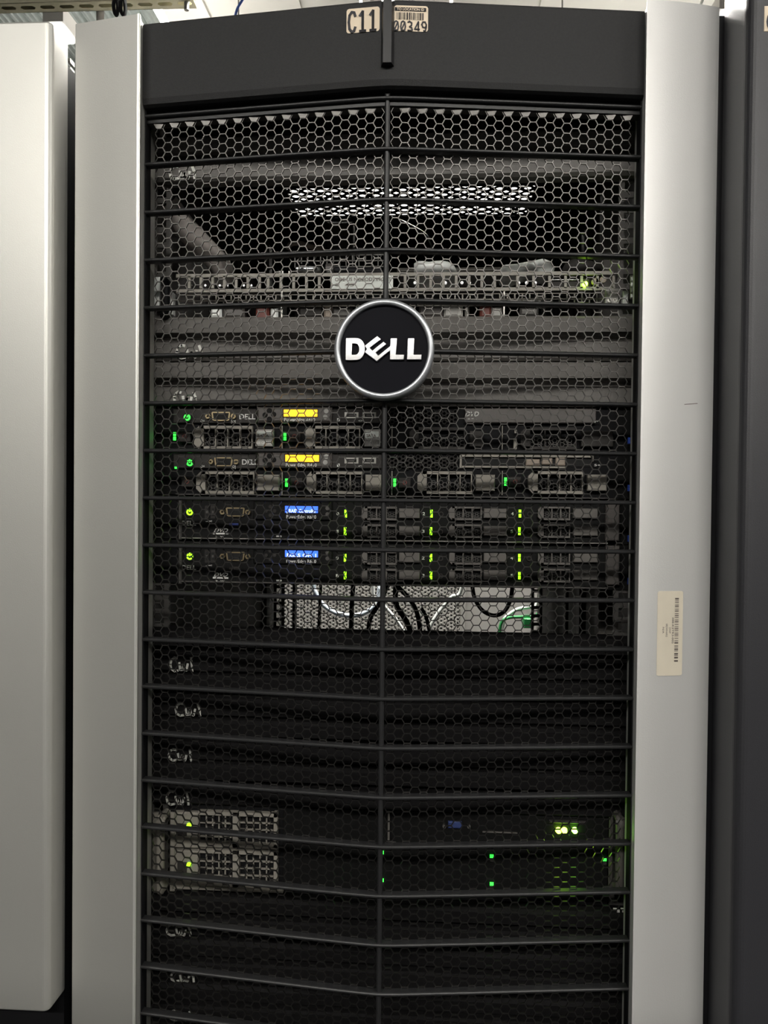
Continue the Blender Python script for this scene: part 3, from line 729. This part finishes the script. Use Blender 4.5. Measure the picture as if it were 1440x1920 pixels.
def server_b(n, top, lab, first):
    z0 = slot(n); t = thing('rack_server', (0, YF, z0), lab, 'server', 'thin servers with six small drive bays'); z0, z1 = chassis(t, n)
    d = top-935; Y = YF; y = lambda v: v+d
    MB().px(340, y(937), 1138, y(1012), Y, .004, .0005).build('front_face', M['face2'], t)
    MB().px(334, y(938), 340, y(1012), Y-.004, .006, .001).build('ear_plate', M['rail'], t)
    MB().px(1136, y(940), 1162, y(1014), Y-.004, .006, .001).build('ear_plate', M['module'], t)
    MB().px(340, y(1012.5), 1140, y(1015), Y-.003, .006, .0003).build('chassis_lip', M['rail'] if not first else M['zinc'], t)
    pbtn(t, 357, y(960), Y, 'ledy')
    usb(t, 384, y(948), 392, y(972), Y, 'face'); usb(t, 395, y(948), 403, y(972), Y, 'face')
    logo(t, 386, y(977), 12, 4, Y, '-<', nm='usb_symbol')
    vga(t, 442, y(960), Y, True)
    logo(t, 341, y(980.5), 27, 8.5, Y)
    logo(t, 401, y(994), 27, 7, Y, 'DVD', .4); MB().px(399, y(999), 428, y(1002), Y-.0003, .0004).build('disc_symbol', M['print'], t); logo(t, 405, y(1006), 16, 2.6, Y, 'R  W')
    MB().px(430, y(981), 447, y(985), Y-.0004, .0006).build('blue_tab', M['printblue'] if first else M['face'], t)
    md = MB().px(475, y(940), 623, y(975), Y-.003, .006, .001).build('display_module', M['face2'], t); Yl = Y-.003
    MB().px(533, y(948), 597, y(962), Yl-.0006, .001).build('display_bezel', M['hole'], md)
    sc = MB().px(534.5, y(949), 596, y(961.5), Yl-.0010, .0006).build('display_screen', M['lcdb'], md)
    logo(md, 538, y(957.5), 55, 6.5, Yl-.0011, '| RAID Controller' if first else 'EGLS OH 1', nm='screen_text', mt='lcdt')
    logo(md, 537, y(968.5), 56, 6.5, Yl, 'PowerEdge R610')
    for a_, b_ in ((614, 953), (614, 964)):
        X, Z = at(a_, y(b_), Yl); MB().cyl_y(X, Z, .0020, Yl-.0008, Yl, 12).build('round_button', M['rail'], md)
    for a_, b_ in ((499, 958), (515, 958), (507, 950), (507, 966)):
        X, Z = at(a_, y(b_), Yl); MB().cyl_y(X, Z, .0018, Yl-.0008, Yl, 10).build('arrow_button', M['face'], md)
    MB().px(518, y(1004), 528, y(1007), Y-.0004, .0006).build('printed_mark', M['print'], t)
    for r in (0, 1):
        for c, (lx, fa, fb, ha, hb, dg) in enumerate(((648, 679, 744, 748, 787, '01'), (809, 842, 903, 907, 950, '23'), (975, 1008, 1068, 1075, 1121, '45'))):
            b_ = y(950+33*r); lx_ = lx-(1 if r or not first else 0)
            carrier(t, Y-.001, fa, b_, fb, b_+25, 3, lx_, b_+13, 'ledy', None, (ha, hb), 'carrier2', None, 4.6, 6.6)
            X, Z = at(lx_+18, b_+14, Y); MB().ring_y(X, Z, .0016, .0026, Y-.0015, Y, 14).build('release_button', M['face'], t)
            logo(t, lx_-17, b_+13, 5, 6, Y, dg[r]); 
    return t
server_b(-1, 935, 'thin black server with blue display reading RAID Controller', True)
server_b(-2, 1018, 'thin black server with blue display, lower of the two, above the cable gap', False)

# ------------------------------------------------------------------ open grey chassis near the top
n = 4; z0 = slot(n); Y = YF
t = thing('open_chassis', (0, Y, z0), 'open grey metal chassis with window lattice and white name label, above the badge', 'equipment')
lat = MB()
lat.px(330, 511, 1150, 517.5, Y, .003); lat.px(330, 540, 1150, 546, Y, .003)
for px_ in list(range(352, 490, 22))+list(range(500, 625, 24))+list(range(757, 945, 24))+list(range(968, 1150, 30)): lat.px(px_, 517, px_+5, 540.5, Y, .003)
lat.build('window_lattice', M['carrier'], t)
pl = MB()
for px_ in range(334, 1145, 14): pl.px(px_, 551, px_+2.4, 573, Y+.004, .0015)
for py_ in (550, 561, 572): pl.px(334, py_, 1145, py_+2.2, Y+.004, .0015)
pl.build('perforated_strip', M['carrier'], t)
MB().px(330, 597, 1150, 599.5, Y-.001, .004).build('bottom_lip', M['carrier'], t)
MB().px(330, 599, 1150, 601, Y+.002, .45).build('base_tray', M['inner'], t)
for a_ in (527, 944): MB().px(a_, 546, a_+2.5, 597, Y-.002, .003).build('divider', M['zinc'], t)
p_ = MB().px(622, 517, 737, 541.5, Y-.0015, .0012).build('name_label', M['white'], t, label='white printed name label')
logo(p_, 628, 524, 106, 6.5, Y-.0015, 'ODE US NOBODYING ET', mt='inkb'); logo(p_, 628, 534, 36, 5.5, Y-.0015, '0  45', mt='inkb')
# little silver lamps/pins in the windows
m = MB()
for px_ in (337, 359, 386, 413, 427, 444, 458, 472): 
    X, Z = at(px_, 536, Y+.006); m.cyl_y(X, Z, .0012, Y+.004, Y+.007, 8)
for px_ in (778, 835, 866, 880, 972, 987, 1003): 
    X, Z = at(px_, 531, Y+.006); m.cyl_y(X, Z, .0016, Y+.004, Y+.007, 8)
m.build('contact_pins', M['chrome'], t)
# ears: chrome brackets with dark handles
e = MB().px(283, 519, 299, 574, Y-.004, .003, .0008).build('mounting_ear', M['clear'], t); 
X, Z = at(308, 522, Y-.012); X2, Z2 = at(308, 588, Y-.012)
MB().tube([(X, Y, Z-.002), (X, Y-.014, Z-.002), (X+.004, Y-.018, Z-.008), (X+.004, Y-.018, Z2+.004), (X, Y-.014, Z2-.002), (X, Y, Z2-.002)], .0035, 10, smooth=4).build('pull_handle', M['black'], e, smooth=True)
MB().px(314, 548, 324, 590, Y-.003, .008, .001).build('bracket_block', M['clear'], e)
e = MB().px(1182, 516, 1196, 560, Y-.004, .003, .0008).build('mounting_ear', M['zinc'], t)
m = MB()
for k_ in range(4): m.px(1183, 519+k_*10.5, 1195, 526+k_*10.5, Y-.0055, .002, .0006)
m.build('ear_ribs', M['clear'], e)
MB().px(1168, 545, 1178, 575, Y-.003, .008, .001).build('bracket_block', M['clear'], e)
MB().px(1135, 541, 1160, 572, Y-.001, .003, .0006).build('terminal_plate', M['lbl'], t)
for a_, b_ in ((1143, 549), (1153, 549), (1143, 563), (1153, 563)):
    X, Z = at(a_, b_, Y-.002); MB().ring_y(X, Z, .0010, .0021, Y-.002, Y-.001, 10).build('terminal_screw', M['zinc'], t)
# parts lying on the tray
for a_, b_, c_, d_, mm in ((395, 576, 415, 586, 'clear'), (418, 577, 458, 586, 'module'), (479, 575, 504, 590, 'brown'), (507, 577, 521, 590, 'clear'), (560, 575, 605, 586, 'face'), (607, 574, 622, 588, 'tan'), (623, 576, 660, 586, 'rail'),
                           (785, 574, 830, 584, 'module'), (832, 574, 868, 586, 'lbl'), (872, 573, 880, 586, 'zinc'), (900, 574, 921, 586, 'brown'), (922, 575, 942, 586, 'lbl'), (975, 576, 1010, 583, 'rail')):
    MB().px(a_, b_, c_, d_+9, Y+.006, .02, .002).build('tray_component', M[mm], t)
# cylinders and moulded covers on the top
X, Z = at(556, 507, Y+.03); X2 = at(610, 507, Y+.03)[0]
m = MB(); m.tube([(X, Y+.03, Z), (X2, Y+.03, Z)], .0065, 14, smooth=0); m.build('metal_cylinder', M['chrome'], t, smooth=True)
X, Z = at(612, 507, Y+.03); X2 = at(626, 507, Y+.03)[0]
m = MB(); m.tube([(X, Y+.03, Z), (X2, Y+.03, Z)], .0068, 14, smooth=0); cy_ = m.build('cylinder_cap', M['module'], t); logo(cy_, 613, 508, 9, 6, Y+.022, '02')
X, Z = at(628, 507, Y+.03); X2 = at(716, 512, Y+.03)[0]
m = MB(); m.tube([(X, Y+.03, Z), (X2, Y+.03, Z-.002)], .0040, 10, smooth=0); m.build('black_hose', M['rope'], t)
def lump(pts, Y0, Y1, nm, mt):                             # moulded cover: outline in photo px, domed towards the front
    P_ = [at(a_, b_, Y0) for a_, b_ in pts]; cx_ = sum(p[0] for p in P_)/len(P_); cz_ = sum(p[1] for p in P_)/len(P_); n_ = len(P_)
    vs = [(x_, Y1, z_) for x_, z_ in P_]+[(x_, Y0+.004, z_) for x_, z_ in P_]+[(cx_+(x_-cx_)*.7, Y0, cz_+(z_-cz_)*.7) for x_, z_ in P_]+[(cx_, Y0-.001, cz_)]
    fs = [(i+n_, (i+1) % n_+n_, (i+1) % n_, i) for i in range(n_)]+[(i+2*n_, (i+1) % n_+2*n_, (i+1) % n_+n_, i+n_) for i in range(n_)]+[(3*n_, (i+1) % n_+2*n_, i+2*n_) for i in range(n_)]
    return MB().add(vs, fs).build(nm, M[mt], t, smooth=True)
lump([(776, 513), (776, 492), (784, 487), (800, 489), (815, 487), (828, 486), (840, 488), (850, 493), (854, 500), (858, 508), (856, 513)], Y+.02, Y+.08, 'clear_cover', 'clear')
lump([(944, 510), (942, 499), (948, 494), (968, 493), (985, 489), (1004, 486), (1006, 500), (985, 506), (962, 514)], Y+.02, Y+.07, 'clear_cover', 'clear')
lump([(1006, 512), (1004, 486), (1020, 482), (1034, 488), (1042, 500), (1038, 512)], Y+.02, Y+.06, 'clear_bag', 'clear')
lump([(1060, 512), (1062, 490), (1078, 482), (1100, 484), (1122, 490), (1134, 504), (1134, 512)], Y+.03, Y+.08, 'moulded_duct', 'face')
MB().px(744, 500, 940, 513, Y+.03, .05, .003).build('inner_tray', M['inner'], t)
MB().px(1028, 518, 1110, 545, Y+.004, .02, .003).build('drive_module', M['face'], t)
MB().px(1030, 523, 1086, 525.5, Y+.002, .003, .0005).build('bright_trim', M['chrome'], t)
for a_, b_ in ((1116, 527), (1131, 524)):
    X, Z = at(a_, b_, Y); MB().cyl_y(X, Z, .0032, Y, Y+.004, 14).build('tan_knob', M['tan'], t)
X, Z = at(1097.5, 532, Y-.002)
MB().cyl_y(X, Z, .0021, Y-.003, Y, 12, r2=.0026).build('status_light', M['ledhot2'], t, label='glowing green light')
# small cage of square cells standing behind
m = MB()
for px_ in range(552, 722, 12): m.px(px_, 478, px_+2, 500, Y+.10, .002)
for py_ in (477, 488, 499): m.px(552, py_, 722, py_+2, Y+.10, .002)
m.build('cell_cage', M['rail'], t)
for a_ in (523, 529, 541): MB().px(a_, 508, a_+1.8, 517, Y+.002, .002).build('guide_pin', M['zinc'], t)

# ------------------------------------------------------------------ things seen in the empty top bay
def ppts(pp, Y0, Y1=None):
    o = []; Y1 = Y0 if Y1 is None else Y1
    for i, (a_, b_) in enumerate(pp):
        y_ = Y0+(Y1-Y0)*i/max(1, len(pp)-1); X, Z = at(a_, b_, y_); o.append((X, y_, Z))
    return o
pts = ppts([(312, 380), (345, 425), (380, 462), (412, 497), (418, 520)], .09, .16)
tag(MB().tube(pts, .0125, 14).build('cable_sleeve', M['sleeve'], smooth=True, loc=pts[0]), 'grey braided cable sleeve slanting down in the empty top bay', 'cable')
pts = ppts([(748, 412), (775, 425), (800, 442), (812, 470)], .3, .4)
tag(MB().tube(pts, .0016, 6).build('thin_cable', M['zinc'], loc=pts[0]), 'thin light wire sloping inside the empty top bay', 'cable')
pts = ppts([(540, 468), (545, 458), (560, 456), (580, 462), (600, 468), (615, 474)], .2)
tag(MB().tube(pts, .003, 8).build('tan_cable', M['tan'], loc=pts[0]), 'tan cable end lying above the grey chassis', 'cable')
X0, Z0 = at(612, 482, .35); X1, Z1_ = at(662, 414, .35)
o = MB().box(X0, X1, .35, .38, Z0, Z1_, .003, M['inner']).box(X0+.004, X1-.004, .348, .35, Z1_-.020, Z1_-.004, 0, M['yellow']).build('power_adapter', M['inner'], loc=(X0, .35, Z0)); tag(o, 'grey box with olive label at the back of the top bay', 'box')
# thin zinc strips put in as the lit front edges of the rails
for px_, y0_, y1_, l_ in ((316, 355, 508, 'thin strip painting the lit rail edge by the plain silver pillar, empty top bay'), (1172, 340, 512, 'thin strip painting the lit rail edge by the barcoded pillar, empty top bay')):
    a_ = at(px_, y0_, .07); c_ = at(px_, y1_, .07)
    o = MB().box(a_[0]-.0006, a_[0]+.0006, .07, .0712, c_[1], a_[1]).build('rail_glint', M['zinc'], loc=(a_[0], .07, c_[1])); tag(o, l_, 'rod')

# ------------------------------------------------------------------ open 1U gap: cables and lit cabinet behind
def cable(pp, r, mt, lab, y0, y1=None, nm='cable', g=None, both=False):
    pts = ppts(pp, y0, y1)
    if y0 > 1.2:                                           # hangs from the tray over the rear aisle
        pts = [(pts[0][0], y0, 2.585), (pts[0][0], y0, 1.7)] + pts
        if both: pts += [(pts[-1][0], y0, 1.7), (pts[-1][0], y0, 2.585)]
    return tag(MB().tube(pts, r, 8).build(nm, M[mt], smooth=True, loc=pts[0]), lab, 'cable', g)
cable([(588, 1080), (592, 1110), (606, 1134), (632, 1150), (662, 1154), (688, 1147), (706, 1130), (712, 1100), (713, 1080)], .0062, 'wcable', 'pale blue-white cable looping in the open gap', 1.42, both=True)
cable([(602, 1080), (600, 1130), (597, 1200)], .0028, 'rope', 'thin black cable hanging straight behind the pale looping cable', .62)
cable([(664, 1080), (660, 1130), (658, 1200)], .0040, 'rope', 'thick black cable hanging across the pale loop', .60)
cable([(735, 1080), (712, 1130), (694, 1160), (690, 1200)], .0038, 'rope', 'black cable curving down beside the centre bar', .60)
cable([(735, 1090), (765, 1120), (782, 1150), (790, 1200)], .0038, 'rope', 'black cable crossing toward the slanting white strap', .58)
cable([(745, 1080), (742, 1130), (762, 1165), (775, 1200)], .0045, 'rope', 'thickest black cable hanging right of the centre bar', .56)
cable([(790, 1140), (800, 1160), (808, 1200)], .0030, 'rope', 'short black cable end low in the open gap', .55)
cable([(885, 1080), (888, 1115), (902, 1142), (925, 1154), (946, 1146), (958, 1120), (962, 1080)], .0034, 'rope', 'black cable loop hanging before the smooth grey panel', .60)
cable([(868, 1085), (846, 1120), (825, 1145), (808, 1172), (800, 1200)], .0052, 'white', 'white strap slanting across the perforated cabinet', 1.45)
cable([(700, 1110), (720, 1135), (740, 1158), (752, 1175), (770, 1205)], .0044, 'clear', 'light grey cable tangled behind the black ones', 1.40)
cable([(1014, 1080), (1006, 1134), (994, 1138), (972, 1142), (955, 1152), (944, 1165), (938, 1200)], .0050, 'white', 'white cable entering beside the green plug', 1.40)
cable([(1016, 1080), (1010, 1148), (985, 1156), (955, 1158), (940, 1168), (936, 1200)], .0042, 'gcable', 'green cable beneath the white one in the gap', 1.38)
X0, Z0 = at(982, 1178, 1.36); X1, Z1_ = at(998, 1160, 1.36)
tag(MB().box(X0, X1, 1.36, 1.40, Z0, Z1_, .002).build('green_plug', M['gcable'], loc=(X0, 1.36, Z0)), 'green plug at the end of the green cable', 'plug')
t = thing('cable_tray', (0, 1.42, 2.59), 'grey cable tray hung above the aisle behind the rack', 'cable tray')
MB().box(-.9, .9, 1.385, 1.46, 2.588, 2.592).build('tray_base', M['zinc'], t)
for y_ in (1.385, 1.457): MB().box(-.9, .9, y_, y_+.003, 2.592, 2.64).build('tray_side', M['zinc'], t)
for x_ in (-.16, .08): MB().box(x_-.004, x_+.004, 1.41, 1.418, 2.592, CH-.02).build('tray_hanger', M['zinc'], t)
# rear vertical members right and left of the opening
def vmember(a_, c_, Y0, mt, lab):
    X0 = at(a_, 1140, Y0)[0]; X1 = at(c_, 1140, Y0)[0]
    MB().box(X0, X1, Y0, Y0+.02, .3, 1.9).build('frame_member', M[mt], rack)
vmember(490, 500, .35, 'inner', ''); vmember(1060, 1066, .40, 'rail', ''); vmember(1086, 1099, .30, 'rail', ''); vmember(1122, 1160, .16, 'carrier2', '')
vmember(548, 553, .62, 'rail', '')
# the cabinet standing across the rear aisle
YR = 1.75
cab = thing('rear_cabinet', (0, YR, 0), 'light grey cabinet with perforated door seen through the open gap', 'cabinet')
xa = at(480, 1140, YR)[0]; xb = at(866, 1140, YR)[0]; xc = at(873, 1140, YR)[0]; xd_ = at(1060, 1140, YR)[0]
ze, zf = at(720, 1200, YR)[1]-.05, at(720, 1080, YR)[1]+.05
m = MB(); hp = .0118; x = xa; i = 0
while x < xb-hp:
    z = ze
    while z < zf:
        zz = z+(hp/2 if i % 2 else 0); n6 = 6
        o6 = []; i6 = []; b6 = []
        for a in range(6):
            an = math.radians(60*a); c, s_ = math.cos(an), math.sin(an)
            o6.append((x+hp/math.sqrt(3)*c, YR, zz+hp/math.sqrt(3)*s_)); i6.append((x+.0036*c, YR+.0004, zz+.0036*s_)); b6.append((x+.0030*c, YR+.003, zz+.0030*s_))
        m.add(o6+i6+b6, [(a, (a+1) % 6, (a+1) % 6+6, a+6) for a in range(6)]+[(a+6, (a+1) % 6+6, (a+1) % 6+12, a+12) for a in range(6)])
        z += hp
    x += hp*math.sqrt(3)/2; i += 1
m.build('perforated_door', M['perf'], cab)
MB().box(xa-.3, xa-.004, YR, YR+.02, .05, 2.0).box(xb-.006, xd_+.3, YR, YR+.02, .05, 2.0, m=None).box(xa-.01, xb, YR, YR+.02, .05, ze-.004).box(xa-.01, xb, YR, YR+.02, zf+.006, 2.0).build('cabinet_frame', M['perf'], cab)
MB().box(xb-.004, xc, YR-.012, YR, .05, 2.0, .002).build('edge_rib', M['perf'], cab)
MB().box(xa-.3, xd_+.3, YR+.022, YR+.5, 0, 2.0).build('cabinet_body', M['lbl'], cab)

# ------------------------------------------------------------------ 2U unit seen from its supply side
n = -9; Y = YF
t = thing('power_unit', (0, Y, slot(n)), 'tall black unit with two grey power supplies and bright green lights', 'equipment')
z0, z1 = slot(n)+.0006, slot(n+2)-.0006
MB().box(-.2195, .2195, Y+.004, Y+.5, z0, z1).build('chassis', M['black'], t)
MB().px(530, 1524, 1140, 1680, Y+.001, .003, .0005).build('rear_face', M['face2'], t)
for k_, (a_, b_, ly) in enumerate(((1523.5, 1590, 1548), (1595, 1664, 1622))):
    m = MB(); m.px(326, a_, 372, b_, Y-.002, .006, .0008); m.px(372, a_, 520, a_+7, Y-.002, .006); m.px(372, b_-8, 520, b_, Y-.002, .006); m.px(436, a_, 448, b_, Y-.002, .006); m.px(513, a_, 520, b_, Y-.002, .006)
    ps = m.build('power_supply', M['carrier'], t)
    for (g0, g1) in ((375, 434), (450, 512)):
        g = MB(); 
        for i in range(1, 5): g.px(g0+(g1-g0)*i/5-1.2, a_+7, g0+(g1-g0)*i/5+1.2, b_-8, Y, .002)
        for i in range(1, 4): g.px(g0, a_+7+(b_-a_-15)*i/4-1.2, g1, a_+7+(b_-a_-15)*i/4+1.2, Y, .002)
        g.build('fan_grille', M['carrier'], ps)
    X, Z = at(354, ly, Y-.003); MB().cyl_y(X, Z, .0021, Y-.004, Y-.0018, 12, r2=.0026).build('status_light', M['ledy'], ps)
    MB().px(332, a_+22, 350, a_+44, Y-.003, .002, .0005).build('supply_latch', M['face'], ps)
MB().px(322, 1666, 530, 1671, Y-.004, .006, .0004).build('chassis_lip', M['carrier'], t)
e = MB().px(285, 1524, 296, 1672, Y-.004, .003, .0008).px(318, 1524, 327, 1672, Y-.004, .003, .0008).build('mounting_ear', M['carrier'], t)
X, Z = at(305, 1532, Y-.012); X2, Z2 = at(305, 1664, Y-.012)
MB().tube([(X, Y, Z), (X, Y-.014, Z), (X, Y-.018, Z-.006), (X, Y-.018, Z2+.006), (X, Y-.014, Z2), (X, Y, Z2)], .0042, 10, smooth=4).build('pull_handle', M['carrier'], e, smooth=True)
e = MB().px(1142, 1524, 1150, 1672, Y-.004, .003, .0008).px(1168, 1524, 1178, 1672, Y-.004, .003, .0008).build('mounting_ear', M['module'], t)
X, Z = at(1160, 1532, Y-.012); X2, Z2 = at(1160, 1664, Y-.012)
MB().tube([(X, Y, Z), (X, Y-.014, Z), (X, Y-.018, Z-.006), (X, Y-.018, Z2+.006), (X, Y-.014, Z2), (X, Y, Z2)], .0042, 10, smooth=4).build('pull_handle', M['module'], e, smooth=True)
v = MB().px(840, 1541, 866, 1554, Y-.002, .004, .001).build('video_port', M['bluedim'], t)
for a_ in (833, 879): 
    X, Z = at(a_, 1549, Y-.001); MB().ring_y(X, Z, .0008, .0018, Y-.003, Y+.001, 6).build('port_screw', M['zinc'], v)
MB().px(727, 1525, 730.5, 1583, Y-.003, .004).px(727, 1581, 742, 1584, Y-.003, .004).px(905, 1560, 970, 1562, Y-.0005, .002).build('slot_bracket', M['carrier2'], t)
MB().px(1030, 1540, 1100, 1545, Y-.003, .004, .001).build('light_hood', M['face'], t)
for a_, mm in ((1047.5, 'ledhot2'), (1058.5, 'ledhot2'), (1078, 'ledhot')):
    X, Z = at(a_, 1558, Y-.002); MB().cyl_y(X, Z, .0025, Y-.003, Y, 12, r2=.0030).build('bright_light', M[mm], t)
for a_, b_ in ((716, 1599), (716, 1651), (922, 1606), (922, 1658), (1134, 1612)):
    led(t, a_, b_, 7, 6, Y-.001, 'ledg')
    MB().px(a_-3, b_+5, a_+3, b_+10, Y-.0015, .002).build('light_label', M['face'], t)

# ------------------------------------------------------------------ neighbours
# left neighbour: silver half-height door with a rounded bright edge
yf = -.03; x_e = at(95, 500, yf)[0]; zbt = at(60, 1897, yf)[1]; ztp = at(60, 39.5, yf)[1]
nb = thing('neighbour_cabinet', (x_e-.3, 0, 0), 'silver-fronted cabinet beyond the dark gap, its door edge brightly lit', 'cabinet')
poly = [(x_e-.30, yf-.0)]
R_ = .006
for k in range(7):
    a = math.radians(-90+90*k/6); poly.append((x_e-R_+R_*math.cos(a), yf+R_+R_*math.sin(a)))
poly += [(x_e, .004), (x_e-.30, .004)]
dn = MB().prism_z(poly, zbt, ztp).build('door', M['silver_shaded'], nb)
for p in dn.data.polygons: p.use_smooth = False
md_ = dn.modifiers.new('b', 'BEVEL'); md_.width = .002; md_.segments = 3; md_.limit_method = 'ANGLE'; md_.angle_limit = math.radians(50)
MB().box(x_e-.30, x_e-.002, .006, 1.0, .0, ztp-.02).build('cabinet_body', M['black'], nb)
m = MB()
for py_ in (112, 128, 152, 166): m.px(126, py_-4, 131, py_+4, .02, .01, .001)
m.build('hinge', M['zinc'], nb)
# right neighbour: black cabinet
yf = -.060; x_e = at(1391, 800, yf)[0]
nb = thing('neighbour_cabinet', (x_e+.3, 0, 0), 'black cabinet with textured door and rounded edge, past the silver pillar', 'cabinet')
poly = [(x_e+.5, .0), (x_e+.004, .0), (x_e, -.004)]
R_ = .009
for k in range(7):
    a = math.radians(180+90*k/6); poly.append((x_e+R_+R_*math.cos(a), yf+R_+R_*math.sin(a)))
poly += [(x_e+.5, yf)]
MB().prism_z(poly, .06, 2.03).build('door', M['ndoor'], nb)
MB().box(x_e-.004, x_e+.5, .003, 1.0, 0, 1.99).build('cabinet_body', M['blackg'], nb)
MB().box(x_e-.009, x_e-.004, .040, .9, 0, 1.97).build('side_rail', M['blackg'], nb)
X, Z = at(1358, 400, .015); MB().box(X-.0035, X+.0005, .012, .03, .06, 1.965, .001).build('corner_post', M['blackg'], nb)
X, Z = at(1352, 400, .03); MB().tube([(X, .03, .1), (X, .03, 1.93)], .0022, 8, smooth=0).build('door_rod', M['zinc'], nb)
xa, za = at(1432.5, 59, yf-.0005); xb, zb_ = at(1470, 10, yf-.0005)
m = MB().box(xa, xb, yf-.0006, yf-.0001, za, zb_, .0004, M['cream']); m.text('C12', xa+.0015, za, (zb_-za)*.8, yf-.0008, M['ink'], width=(xb-xa)*1.5, clip=(xa, xb, za, zb_))
m.build('rack_sticker', M['cream'], nb, label='cream sticker with a black letter C')
